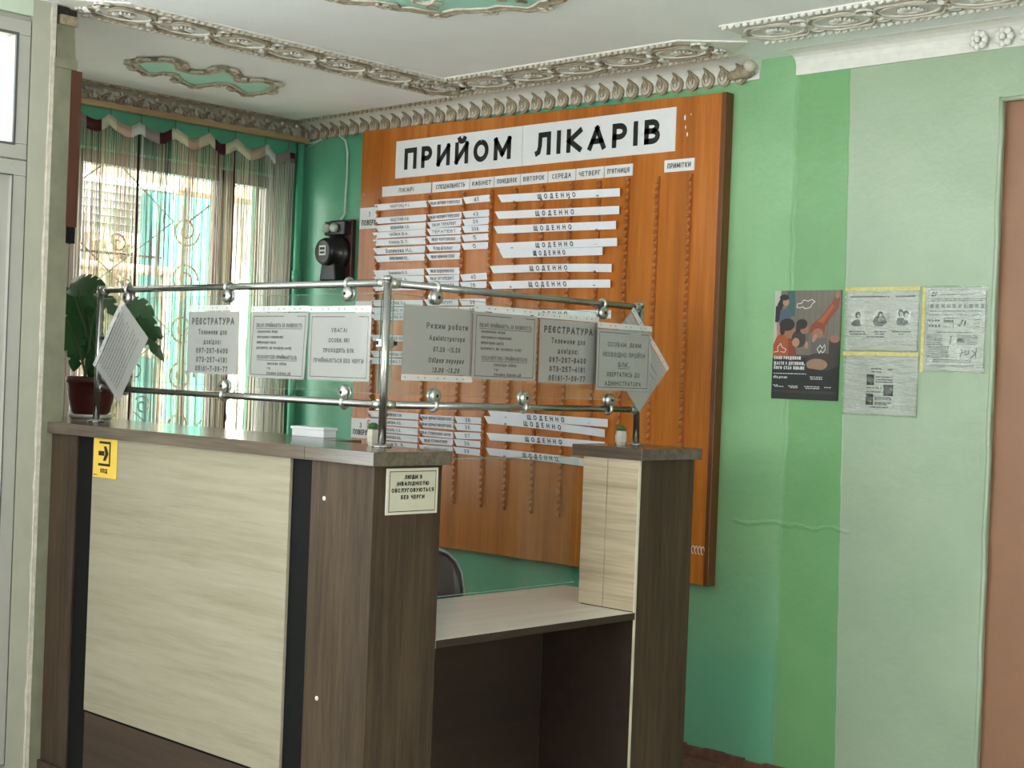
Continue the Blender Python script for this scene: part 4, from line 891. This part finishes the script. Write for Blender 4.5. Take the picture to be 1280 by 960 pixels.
b = B(); b.box(XR-.0027, XR+.0027, YR+.026, YE-.02, GZ0-.001, GZ0); b.box(XR-.0027, XR+.0027, YR+.026, YE-.02, GZ1, GZ1+.001); b.box(XR-.0025, XR+.0025, YR+.025, YR+.026, GZ0, GZ1); b.build('pane_edge', 'glass_edge', g)
for (cx, cy, dx, dy) in ((XR, YR, -1, 0), (XR, YR, 0, 1), (XL, YR, 1, 0)):
    b = B(); c = Vector((cx+dx*.02, cy+dy*.02, 1.598)); b.obox(c, (1, 0, 0), (0, 1, 0), (0, 0, 1), .03 if dx else .014, .03 if dy else .014, .022); b.obox(c+Vector((dx*.012, dy*.012, 0)), (1, 0, 0), (0, 1, 0), (0, 0, 1), .012 if dx else .02, .012 if dy else .02, .012, m=1); b.build('pane_bracket', ['clampm', 'rubber'], gd)

# notices in plastic sleeves on the guard
def notice(F, s0, s1, t0, t1, nrm, label, lines, perf='top', frame=False, under=(), mat='grey_paper', rot=None, small=(), skew=0.):
    """F(s, t, d): s along the glass, t up, d out towards the reader"""
    c = F((s0+s1)/2, t0, 0); nt = thing('paper_notice', label, 'notice', c, 'sleeved notices on the glass')
    W, H = s1-s0, t1-t0; cs, c_t = (s0+s1)/2, (t0+t1)/2; ca, sa = (math.cos(rot), math.sin(rot)) if rot else (1, 0)
    def P(s, t, d):
        a, b_ = s-cs, t-c_t; wv = .0016*math.sin(a*21+3*b_)*math.sin(b_*9+1); a += skew*b_
        return F(cs+a*ca-b_*sa, c_t+a*sa+b_*ca, d+wv)
    def sheet(b, a0, a1, b0, b1, d, th, n=8):
        vs = []; 
        for k in (0, 1):
            for i in range(n+1):
                for j in range(n+1): vs.append(P(a0+(a1-a0)*i/n, b0+(b1-b0)*j/n, d-th*k))
        q = (n+1)**2; fs = []
        for k in (0, 1):
            for i in range(n):
                for j in range(n): a = k*q+i*(n+1)+j; fs.append((a, a+1, a+n+2, a+n+1) if k else (a, a+n+1, a+n+2, a+1))
        b.add(vs, fs, True)
    pt_, pb = (.022, .004) if perf == 'top' else (.004, .022)
    b = B(); sheet(b, s0+.004, s1-.004, t0+pb, t1-pt_, .0055, .0006); pp = b.build('sheet', mat, nt, recalc=False)
    b = B(); sheet(b, s0, s1, t0, t1, .0085, .0003)
    b.build('sleeve', 'sleeve', nt, recalc=False)
    b = B(); e0, e1 = (t1-.019, t1) if perf == 'top' else (t0, t0+.019)
    sheet(b, s0, s1, e0, e1, .0092, .0003, 10); b.build('punched_strip', 'sleeve_edge', nt, recalc=False)
    b = B()
    for k in range(11):
        s = s0+W*(k+.5)/11
        if k % 3 != 1: disc(b, lambda a, c_: P(a, c_, .0098), s, (e0+e1)/2, .0028, n=8)
    b.build('punch_hole', 'grey_ink', nt, recalc=False)
    Ft = lambda s, t: P(s, t, .0068)
    b = B(); y0_, y1_ = t0+pb, t1-pt_
    if frame: frame2(b, Ft, s0+.014, s1-.014, y0_+.008, y1_-.01, .0022)
    for ln in lines: 
        tx, fx, fy, h, wd = ln[:5]; o_ = ln[5] if len(ln) > 5 else {}
        write(b, tx, Ft, s0+W*fx, t0+H*fy, h, W*wd, **o_)
        if o_.get('align') != 'l' and tx in under: rect(b, Ft, s0+W*(fx-wd/2), s0+W*(fx+wd/2), t0+H*fy-h*.85, t0+H*fy-h*.72)
        if o_.get('align') == 'l' and tx in under: rect(b, Ft, s0+W*fx, s0+W*(fx+wd), t0+H*fy-h*.85, t0+H*fy-h*.72)
    if len(b.v): b.build('print', 'ink', nt, recalc=False)
    if small:
        b = B()
        for k, (fx, fy, wd) in enumerate(small): smudge(b, Ft, s0+W*fx, s0+W*(fx+wd), t0+H*fy, .004, k+int(wd*100))
        b.build('fine_print', 'grey_ink', nt, recalc=False)
    return nt
FY_ = lambda s, t, d: Vector((s, YR-.0025-d, t))
FX_ = lambda s, t, d: Vector((XR+.0025+d, s, t))
PHONES = [('РЕЄСТРАТУРА', .5, .77, .024, .82, dict(t=.24)), ('Телефони для', .5, .615, .019, .56), ('довідок:', .5, .475, .019, .34), ('097-207-8400', .5, .345, .0195, .62, dict(t=.23)), ('073-257-4181', .5, .215, .0195, .6, dict(t=.23)), ('05161-7-39-77', .5, .085, .0195, .62, dict(t=.23))]
LIST = [('ЛІКАРІ ПРИЙМАЮТЬ ЗА НАЯВНОСТІ:', .5, .735, .0135, .8, dict(t=.16)), ('направлення лікаря', .13, .655, .0105, .36, dict(align='l')), ('електронного направлення', .13, .58, .0105, .46, dict(align='l')), ('амбулаторної картки', .13, .505, .0105, .34, dict(align='l')), ('документа, що посвідчує особу', .13, .43, .0105, .62, dict(align='l')),
        ('ПОЗАЧЕРГОВО ПРИЙМАЮТЬСЯ:', .5, .30, .013, .7, dict(t=.16)), ('інваліди війни', .34, .215, .0105, .34, dict(align='l')), ('та', .34, .15, .0105, .06, dict(align='l')), ('учасники бойових дій', .34, .085, .0105, .42, dict(align='l'))]
UN = ('ЛІКАРІ ПРИЙМАЮТЬ ЗА НАЯВНОСТІ:', 'ПОЗАЧЕРГОВО ПРИЙМАЮТЬСЯ:', 'ВЛК.')
notice(FY_, 1.882, 2.186, 1.480, 1.717, 0, 'sleeved registry telephone notice on the front glass, left of the framed list', PHONES)
notice(FY_, 2.246, 2.550, 1.474, 1.712, 0, 'sleeved notice with a framed underlined list on the front glass', LIST, frame=True, under=UN, skew=.05)
notice(FY_, 2.556, 2.858, 1.476, 1.710, 0, 'sleeved attention notice on the front glass next to the corner post', [('УВАГА!', .5, .68, .0135, .26), ('ОСОБИ, ЯКІ', .5, .545, .0135, .34), ('ПРОХОДЯТЬ ВЛК', .5, .41, .0135, .5), ('ПРИЙМАЮТЬСЯ БЕЗ ЧЕРГИ', .5, .275, .0135, .8)], frame=True)
notice(FX_, -1.876, -1.572, 1.488, 1.722, 0, 'sleeved opening hours notice on the side glass next to the corner post', [('Режим роботи', .62, .735, .019, .58), ('Адміністратора', .62, .575, .0165, .5), ('07.30 -15.50', .62, .425, .0165, .38), ('Обідня перерва', .62, .28, .0165, .5, dict(slant=.22)), ('13.00 -13.20', .62, .15, .0165, .38, dict(slant=.22))], perf='bottom')
notice(lambda s, t, d: FX_(s, t, d+.012), -1.588, -1.286, 1.497, 1.736, 0, 'sleeved notice with a framed underlined list on the side glass', LIST, frame=True, under=UN)
notice(FX_, -1.264, -.962, 1.493, 1.731, 0, 'sleeved registry telephone notice on the side glass, second from the right end', [(a, c*.86+.06, *r_) for a, c, *r_ in PHONES])
notice(lambda s, t, d: FX_(s, t, d+.032), -1.005, -.703, 1.475, 1.712, 0, 'sleeved notice for the medical board on the right end of the side glass', [('ОСОБАМ ,ЯКИМ', .5, .69, .0165, .6), ('НЕОБХІДНО ПРОЙТИ', .5, .54, .0165, .76), ('ВЛК.', .5, .395, .0165, .2, dict(t=.2)), ('ЗВЕРТАТИСЬ ДО', .5, .25, .0165, .6), ('АДМІНІСТРАТОРА', .5, .115, .0165, .66)], frame=True, under=UN)
notice(lambda s, t, d: FX_(s, t, d+.02), -.922, -.618, 1.472, 1.704, 0, 'blank-backed sleeved sheet turned cornerwise behind the rightmost notice on the side glass', [], rot=R(-44), small=[(.1, .7, .8), (.1, .6, .8), (.1, .5, .7), (.1, .4, .8), (.1, .3, .6)])
notice(lambda s, t, d: FY_(s, t, d+.022), 1.342, 1.645, 1.434, 1.666, 0, 'tilted sleeved sheet hanging cornerwise at the left end of the front glass', [], rot=R(53), small=[(.1, .84-.07*k, .78-.03*(k % 3)) for k in range(10)])

# ------------------------------------------------------------------ plants
PC = Vector((1.02, -1.80, ZT))
mp = thing('potted_monstera', 'large dark green monstera in a maroon pot on the left end of the counter', 'potted plant', PC)
b = B(); b.lathe([(.068, .0), (.082, .004), (.086, .018), (.080, .018), (.066, .01)], PC, 32); b.build('saucer', 'saucer', mp)
b = B(); b.lathe([(.058, .012), (.074, .025), (.088, .08), (.093, .135), (.098, .138), (.098, .165), (.092, .166), (.086, .15), (.03, .148)], PC, 36); b.build('pot', 'pot', mp)
b = B(); b.lathe([(.086, .148), (.05, .154), (.01, .156)], PC, 20); b.build('soil', 'soil', mp)
def mleaf(base, tip, wd, nrm, droop=.15, cuts=5, heart=.22):
    base, tip, nrm = Vector(base), Vector(tip), Vector(nrm).normalized(); ax = tip-base; L = ax.length; ax.normalize(); sd = ax.cross(nrm).normalized(); nn = sd.cross(ax)
    b = B(); n = 26
    def half(u): return wd/2*(math.sin(math.pi*min(1, (u*.93+.07))**.75))**.75
    for sg in (-1, 1):
        vs = []; 
        for i in range(n+1):
            u = i/n; h = half(u); ph = (u*cuts) % 1; cut = 1 if (ph < .8 or u < .2 or u > .85) else .6
            c = base+ax*(L*u)-nn*(droop*L*u*u)
            for k, v in enumerate((0, .35, .7, 1)):
                vv = min(v, cut) if v > 0 else 0; bk = -heart*L*v*v*(1-u)**3
                vs.append(c+sd*(sg*h*vv)+ax*(bk+.06*L*vv*vv)-nn*(.12*wd*vv*vv)+nn*(.02*wd*vv))
        fs = [(i*4+k, i*4+k+1, i*4+k+5, i*4+k+4) for i in range(n) for k in range(3)]
        b.add(vs, fs, True)
    return b.build('leaf', 'leaf', mp, recalc=False)
def ps(px, py, dy=0.): return at('Y', -1.80+dy, px, py)
vd = -FW
leaves = [((96, 362), (112, 432), .17, .04, .0), ((88, 356), (120, 352), .10, -.02, .0), ((124, 366), (143, 388), .07, .02, .05), ((160, 378), (184, 388), .085, .03, .06), ((168, 400), (200, 440), .06, .02, .05), ((172, 396), (195, 416), .075, .04, .06),
          ((84, 400), (94, 440), .12, -.03, .0), ((112, 408), (118, 455), .10, .03, .02), ((98, 425), (90, 462), .08, .02, .0), ((126, 430), (136, 452), .05, .03, .03), ((120, 440), (112, 472), .07, .0, .0), ((110, 395), (80, 388), .1, .03, .0)]
for k, (p, q, wd, dy, dd) in enumerate(leaves):
    bp_, tp = ps(*p, dy=dy), ps(*q, dy=dy-.02-dd*.3); lf = mleaf(bp_, tp, wd, vd+Vector((0, 0, .35))+Vector((.2*math.sin(k*2), .2*math.cos(k*3), 0)), .12, 5 if wd > .09 else 3)
    b = B(); s0 = PC+Vector((.03*math.cos(k*1.9), .03*math.sin(k*1.9), .152)); mid = (s0+bp_)/2+Vector((0, 0, .05)); pts = []
    for i in range(9): u = i/8; pts.append(s0*(1-u)**2+mid*2*u*(1-u)+bp_*u*u)
    b.tube(pts, [.0055-.0003*i for i in range(9)], 6); b.build('stem', 'stem', mp)
def succulent(c, label):
    t = thing('succulent_pot', label, 'small potted plant', c, 'little succulent pots'); c = Vector(c)
    b = B(); b.lathe([(.016, 0), (.021, .012), (.0225, .03), (.019, .05), (.016, .05), (.016, .044)], c, 7, smooth=False); b.build('pot', 'concrete', t)
    b = B(); rr = random.Random(2)
    for k in range(46):
        a = rr.uniform(0, 6.28); r_ = .017*math.sqrt(rr.random()); h = .05+.016*math.sqrt(max(0, 1-(r_/.019)**2)); p = c+Vector((r_*math.cos(a), r_*math.sin(a), h))
        b.blob(p, .004, .004, .005, 6, 4)
    b.blob(c+Vector((0, 0, .048)), .017, .017, .014, 10, 6); b.build('succulent', 'succulent', t)
succulent((2.832, -1.896, ZT), 'little grey succulent pot beside the corner post of the glass guard')
succulent((2.905, -.79, ZT), 'little grey succulent pot at the right end post of the glass guard')

# ------------------------------------------------------------------ posters and sheets on the right-hand wall
for nm, c in dict(p_wall=(112, 104, 92), p_plank=(98, 90, 80), p_dark=(30, 29, 30), p_mid=(54, 46, 42), p_orange=(164, 82, 42), p_orange2=(132, 60, 36), p_skin=(150, 104, 82), p_skin2=(172, 128, 106), p_hair=(30, 24, 24), p_blue=(70, 88, 104), p_teal=(52, 92, 86), p_grey=(96, 92, 88), p_pillow=(150, 118, 96), p_light=(186, 186, 178), p_white=(222, 222, 220)).items(): M[nm] = plain('poster_'+nm[2:], srgb(*c), .35, var=.05, scale=40)
X0, X1, Z0, Z1 = 3.009, 3.306, 1.468, 1.888
po = B(); po.box(X0, X1, -.004, -.002, Z0, Z1); po = po.build('poster', 'p_mid'); tag(po, 'dark family photo poster with white lettering on the green wall', 'poster')
lay = [0]
def uv(x, y, d): return Vector((X0+(x-40)/535*(X1-X0), -.0042-d, Z1-(y-50)/860*(Z1-Z0)))
keys = ['p_wall', 'p_plank', 'p_dark', 'p_mid', 'p_orange', 'p_orange2', 'p_skin', 'p_skin2', 'p_hair', 'p_blue', 'p_teal', 'p_grey', 'p_pillow', 'p_light', 'p_white']
b = B()
def pg(mat, pts): lay[0] += 1; b.add([uv(x, y, lay[0]*.00004) for x, y in pts], [tuple(range(len(pts)))], m=keys.index(mat))
def el(mat, x, y, rx, ry, n=20, rot=0):
    pg(mat, [(x+rx*math.cos(a)*math.cos(rot)-ry*math.sin(a)*math.sin(rot), y+rx*math.cos(a)*math.sin(rot)+ry*math.sin(a)*math.cos(rot)) for a in [2*math.pi*i/n for i in range(n)]])
pg('p_wall', [(40, 50), (575, 50), (575, 560), (40, 560)])
for x in range(230, 575, 48): pg('p_plank', [(x, 50), (x+5, 50), (x+5, 420), (x, 420)])
pg('p_light', [(40, 50), (90, 50), (78, 400), (40, 480)]); pg('p_teal', [(140, 50), (205, 50), (212, 250), (150, 260)])
pg('p_hair', [(62, 160), (95, 95), (150, 85), (160, 130), (110, 170), (80, 260), (50, 240)]); el('p_skin2', 132, 140, 26, 32); el('p_hair', 118, 104, 38, 24)
pg('p_blue', [(85, 205), (150, 190), (178, 230), (170, 330), (80, 330)]); pg('p_hair', [(50, 170), (92, 190), (80, 300), (48, 300)]); pg('p_skin2', [(60, 300), (82, 300), (100, 420), (70, 420)])
pg('p_orange', [(40, 480), (70, 410), (130, 380), (215, 430), (235, 590), (40, 600)]); pg('p_orange2', [(160, 420), (215, 430), (235, 590), (170, 595)])
el('p_skin', 175, 375, 48, 55); el('p_hair', 150, 320, 62, 50); el('p_hair', 112, 360, 22, 44)
el('p_mid', 250, 430, 60, 70); el('p_skin2', 225, 460, 30, 36); el('p_skin', 290, 350, 36, 44); el('p_hair', 268, 315, 46, 40); el('p_hair', 240, 350, 20, 40)
pg('p_orange2', [(330, 380), (345, 320), (420, 260), (500, 150), (530, 90), (565, 110), (555, 190), (500, 260), (455, 330), (450, 400)]); pg('p_orange', [(350, 330), (425, 265), (505, 160), (520, 175), (450, 290), (400, 350)])
el('p_skin', 545, 85, 16, 34, rot=.2); el('p_orange2', 395, 345, 55, 48); el('p_skin', 398, 390, 44, 42); pg('p_grey', [(345, 430), (470, 420), (490, 590), (350, 590)]); el('p_skin2', 375, 425, 16, 34, rot=.4)
pg('p_grey', [(300, 390), (330, 385), (325, 500), (305, 500)]); el('p_skin2', 312, 480, 14, 30); pg('p_mid', [(490, 430), (575, 420), (575, 600), (490, 600)]); el('p_skin', 535, 430, 40, 30)
el('p_mid', 430, 600, 130, 60); el('p_pillow', 400, 632, 85, 46)
pg('p_dark', [(40, 585), (310, 580), (320, 660), (480, 680), (575, 640), (575, 910), (40, 910)])
pg('p_mid', [(50, 838), (560, 838), (560, 860), (50, 860)])
b.build('picture', keys, po, recalc=False)
F = lambda s, t: uv(s, -t, .0035)
def cl(pts, wd=5): b = B(); stroke(b, [(x, -y) for x, y in pts], wd, F); b.build('drawn_outline', 'p_white', po, recalc=False)
cl([(225, 180), (232, 155), (262, 152), (280, 125), (315, 135), (345, 122), (370, 140), (345, 160), (335, 185), (290, 195), (280, 180), (240, 188), (225, 180)])
cl([(48, 540), (85, 535), (80, 500), (105, 470), (118, 500), (150, 515), (140, 540), (105, 535)])
cl([(420, 545), (400, 510), (425, 480), (440, 505), (460, 475), (465, 515), (445, 540), (430, 520), (420, 545)])
b = B()
for tx, y in (('КОЛИ РОЗДІЛЯЄШ', 583), ('ЩАСТЯ З ДИТИНОЮ,', 626), ('ЙОГО СТАЄ БІЛЬШЕ', 662)): write(b, tx, F, 55, -y, 26, None if False else 15.6*len(tx), t=.25, align='l')
smud = [(55, 322, 708), (352, 450, 730), (356, 450, 745), (55, 95, 802), (70, 140, 812), (180, 265, 806), (195, 255, 818), (310, 430, 806), (320, 430, 820), (470, 522, 808)]
G['d'] = (.54, [A(.5, .35, .5, .35, 90, 450, 12), [(1, 0), (1, 1)]]); G['i'] = G['і']; G['t'] = (.34, [[(.4, 1), (.4, .0), (1, 0)], [(0, .7), (1, .7)]]); G['y'] = G['у']; G['g'] = (.54, [A(.5, .35, .5, .35, 90, 450, 12), [(1, .7), (1, -.2), (.2, -.28)]]); G['o'] = G['о']; G['v'] = (.5, [[(0, .7), (.5, 0)], [(.5, 0), (1, .7)]]); G['u'] = (.5, [[(0, .7), (0, 0), (1, 0), (1, .7)]]); G['a'] = G['а']
b.build('slogan', 'p_white', po, recalc=False); b = B(); write(b, 'dity.gov.ua', F, 55, -736, 20, 112, t=.2, align='l')
for a, c, y in smud:
    s = a
    while s < c-6: l = min(random.uniform(10, 26), c-s); b.add([F(s, -y-3), F(s+l, -y-3), F(s+l, -y+3), F(s, -y+3)], [(0, 1, 2, 3)]); s += l+5
o = b.build('small_print', 'p_white', po, recalc=False); o['kind'] = 'stuff'
def wsheet(label, x0, x1, z0, z1, draw, tapes, tilt=0.):
    t = thing('taped_sheet', label, 'taped sheet', ((x0+x1)/2, -.002, z0), 'sleeved sheets on the wall'); cx, cz = (x0+x1)/2, (z0+z1)/2; ca, sa = math.cos(tilt), math.sin(tilt)
    mk = lambda d: (lambda s, v: Vector((cx+(s-cx)*ca-(v-cz)*sa, -d-.0012*math.sin(s*40+v*13), cz+(s-cx)*sa+(v-cz)*ca)))
    def panel(b, F, a0, a1, c0, c1, n=8, th=.0006):
        vs = [F(a0+(a1-a0)*i/n, c0+(c1-c0)*j/n) for i in range(n+1) for j in range(n+1)]; q = len(vs); vs += [v+Vector((0, th, 0)) for v in vs]
        fs = []
        for i in range(n):
            for j in range(n): a = i*(n+1)+j; fs += [(a, a+n+1, a+n+2, a+1), (q+a, q+a+1, q+a+n+2, q+a+n+1)]
        b.add(vs, fs, True)
    b = B(); panel(b, mk(.005), x0+.008, x1-.008, z0+.008, z1-.008); b.build('sheet', 'wpaper', t, recalc=False)
    b = B(); panel(b, mk(.008), x0, x1, z0, z1, 10, .0003); b.build('sleeve', 'wsleeve', t, recalc=False)
    for (a0, a1, c0, c1) in tapes: b = B(); panel(b, mk(.0088), a0, a1, c0, c1, 8, .0003); b.build('tape', 'tape', t, recalc=False)
    Fm = mk(.0062); Fm2 = mk(.0066)
    for nm, mats, fn in draw: b = B(); fn(b, Fm, Fm2); b.build(nm, mats, t, recalc=False)
M['wpaper'] = plain('grey_printed_paper', srgb(198, 202, 196), .6, var=.03, scale=30)
def sleeve_mat():
    t = NT('wrinkled_sleeve'); tr = t.n('ShaderNodeBsdfTransparent'); tr.inputs[0].default_value = (.95, .96, .94, 1)
    g = t.n('ShaderNodeBsdfGlossy'); g.inputs['Roughness'].default_value = .12; nz = t.noise(t.coord((9, 9, 30)), 2, 3); bp = t.n('ShaderNodeBump'); bp.inputs['Strength'].default_value = .8; bp.inputs['Distance'].default_value = .01
    t.l(nz, bp.inputs['Height']); t.l(bp.outputs[0], g.inputs['Normal']); mx = t.n('ShaderNodeMixShader'); mx.inputs[0].default_value = .1
    t.l(tr.outputs[0], mx.inputs[1]); t.l(g.outputs[0], mx.inputs[2]); t.l(mx.outputs[0], t.out.inputs['Surface']); return t.m
M['wsleeve'] = sleeve_mat()
def d1(b, F, F2):
    b.cur = 0; x0, x1, z0, z1 = 3.322, 3.631, 1.655, 1.895
    zz = lambda y: 1.895-(y-105)/(960-105)*.24; xx = lambda x: 3.322+(x-80)/(1095-80)*.309
    for s0, s1 in ((150, 1030),): rect(b, F, xx(s0), xx(s1), zz(236), zz(218), m=2)
    for cx, cy in ((270, 515), (570, 510), (880, 505)): disc(b, F, xx(cx), zz(cy), .031, .033, 24, m=0)
    for cx, cy in ((330, 412), (633, 408), (945, 400)): stroke(b, [(xx(cx)+.006*math.cos(a), zz(cy)+.006*math.sin(a)) for a in [i*math.pi/4 for i in range(9)]], .0018, F2)
    b.cur = 2
    def per(cx, cy, hr, body):
        b.add([F2(xx(cx+dx), zz(cy+dy)) for dx, dy in body], [tuple(range(len(body)))], m=2); disc(b, F2, xx(cx), zz(cy-55), .011, .013, 14, m=3)
        F3 = lambda s, v: F2(s, v)-Vector((0, .0003, 0)); disc(b, F3, xx(cx+8), zz(cy-40), .0062, .0085, 12, m=1)
    per(270, 525, 1, [(-90, 50), (-50, 10), (20, 0), (45, 85), (-40, 95), (-85, 75)]); per(570, 520, 1, [(-100, 40), (-60, -40), (60, -40), (95, 50), (30, 100), (-60, 95)])
    per(850, 500, 1, [(-40, 10), (30, 10), (100, 60), (60, 115), (-30, 110), (-60, 70)]); per(915, 510, 1, [(-20, 30), (30, 30), (40, 80), (-20, 80)])
    b.cur = 2
    for a, c, y in ((150, 380, 690), (160, 385, 722), (500, 655, 690), (510, 630, 722), (400, 655, 758), (740, 1000, 688), (830, 910, 722)): smudge(b, F, xx(a), xx(c), zz(y), .0045, a)
wsheet('sleeved landscape sheet with three round portraits taped beside the dark poster', 3.322, 3.631, 1.655, 1.895, [('print', ['p_white', 'p_light', 'grey_ink', 'p_dark'], d1)], [(3.322, 3.631, 1.882, 1.896)])
def d2(b, F, F2):
    zz = lambda y: 1.655-(y-75)/(880-75)*.236; xx = lambda x: 3.326+(x-60)/(1010-60)*.312
    for a, c, d, e in ((365, 460, 355, 490), (580, 700, 480, 622), (360, 455, 600, 742)):
        rect(b, F, xx(a), xx(c), zz(e), zz(d), m=1)
        for k in range(5): disc(b, F2, xx(a+(c-a)*(.25+.13*k)), zz(d+(e-d)*(.3+.1*((k*3) % 5))), .006, .009, 8, m=2 if k % 2 else 0)
    b.cur = 0
    for a, c, y in ((415, 545, 285), (415, 545, 322), (630, 690, 292), (480, 690, 385), (480, 690, 420), (480, 690, 450), (365, 560, 525), (365, 560, 575), (475, 685, 645), (475, 685, 665), (480, 680, 710), (480, 640, 730), (410, 665, 768)): smudge(b, F, xx(a), xx(c), zz(y), .0045, y)
wsheet('sleeved sheet with three small dark pictures taped below the portraits sheet', 3.326, 3.638, 1.419, 1.655, [('print', ['grey_ink', 'p_dark', 'p_grey'], d2)], [(3.322, 3.634, 1.642, 1.656)])
def d3(b, F, F2):
    zz = lambda y: 1.892-(y-80)/(915-80)*.302; xx = lambda x: 3.655+(x-65)/(620-65)*.234
    frame2(b, F, xx(85), xx(605), zz(870), zz(105), .0012)
    for a, c, y in ((195, 505, 155), (110, 600, 198), (110, 590, 216), (100, 580, 318), (95, 215, 355), (240, 320, 358), (350, 440, 355), (490, 565, 358), (175, 490, 527), (150, 500, 800), (140, 490, 818), (110, 520, 855)): smudge(b, F, xx(a), xx(c), zz(y), .0028, y)
    for y in range(550, 650, 14): smudge(b, F, xx(90), xx(235), zz(y), .002, y)
    for y in range(560, 650, 14): smudge(b, F, xx(360), xx(545), zz(y), .002, y)
    for y in range(670, 780, 13): smudge(b, F, xx(95), xx(290), zz(y), .002, y)
    for k in range(10): 
        x = 105+k*51; frame2(b, F, xx(x), xx(x+30), zz(285), zz(250), .0022); disc(b, F, xx(x+15), zz(268), .0035, n=8)
    for k in range(4): rect(b, F, xx(95+k*30), xx(115+k*30), zz(478), zz(452)); disc(b, F, xx(105+k*28), zz(412), .004, n=8)
    frame2(b, F, xx(235), xx(322), zz(478), zz(382), .0022); rect(b, F, xx(240), xx(318), zz(430), zz(405))
    stroke(b, [(xx(365), zz(450)), (xx(380), zz(465)), (xx(410), zz(400))], .006, F); stroke(b, [(xx(420), zz(465)), (xx(432), zz(410))], .006, F)
    for y in (405, 440, 472): stroke(b, [(xx(500), zz(y+4)), (xx(530), zz(y)), (xx(560), zz(y-6))], .0018, F)
    stroke(b, [(xx(300), zz(645)), (xx(305), zz(570)), (xx(320), zz(560))], .004, F); rect(b, F, xx(362), xx(420), zz(620), zz(585))
    b.cur = 1
    stroke(b, [(xx(538), zz(675)), (xx(530), zz(780))], .0035, F2); stroke(b, [(xx(500), zz(700)), (xx(530), zz(735)), (xx(485), zz(780))], .003, F2); stroke(b, [(xx(445), zz(705)), (xx(440), zz(745)), (xx(465), zz(740)), (xx(470), zz(705))], .003, F2)
    stroke(b, [(xx(375), zz(735)), (xx(430), zz(720))], .0028, F2); stroke(b, [(xx(405), zz(690)), (xx(410), zz(725)), (xx(390), zz(775))], .0028, F2)
    stroke(b, [(xx(112), zz(160)), (xx(130), zz(138)), (xx(165), zz(130))], .004, F2); stroke(b, [(xx(115), zz(165)), (xx(145), zz(165)), (xx(160), zz(145))], .004, F2)
wsheet('sleeved portrait sheet full of small print and a signature, rightmost on the wall', 3.643, 3.890, 1.586, 1.898, [('print', ['grey_ink', 'ink'], d3)], [(3.641, 3.653, 1.588, 1.89)])
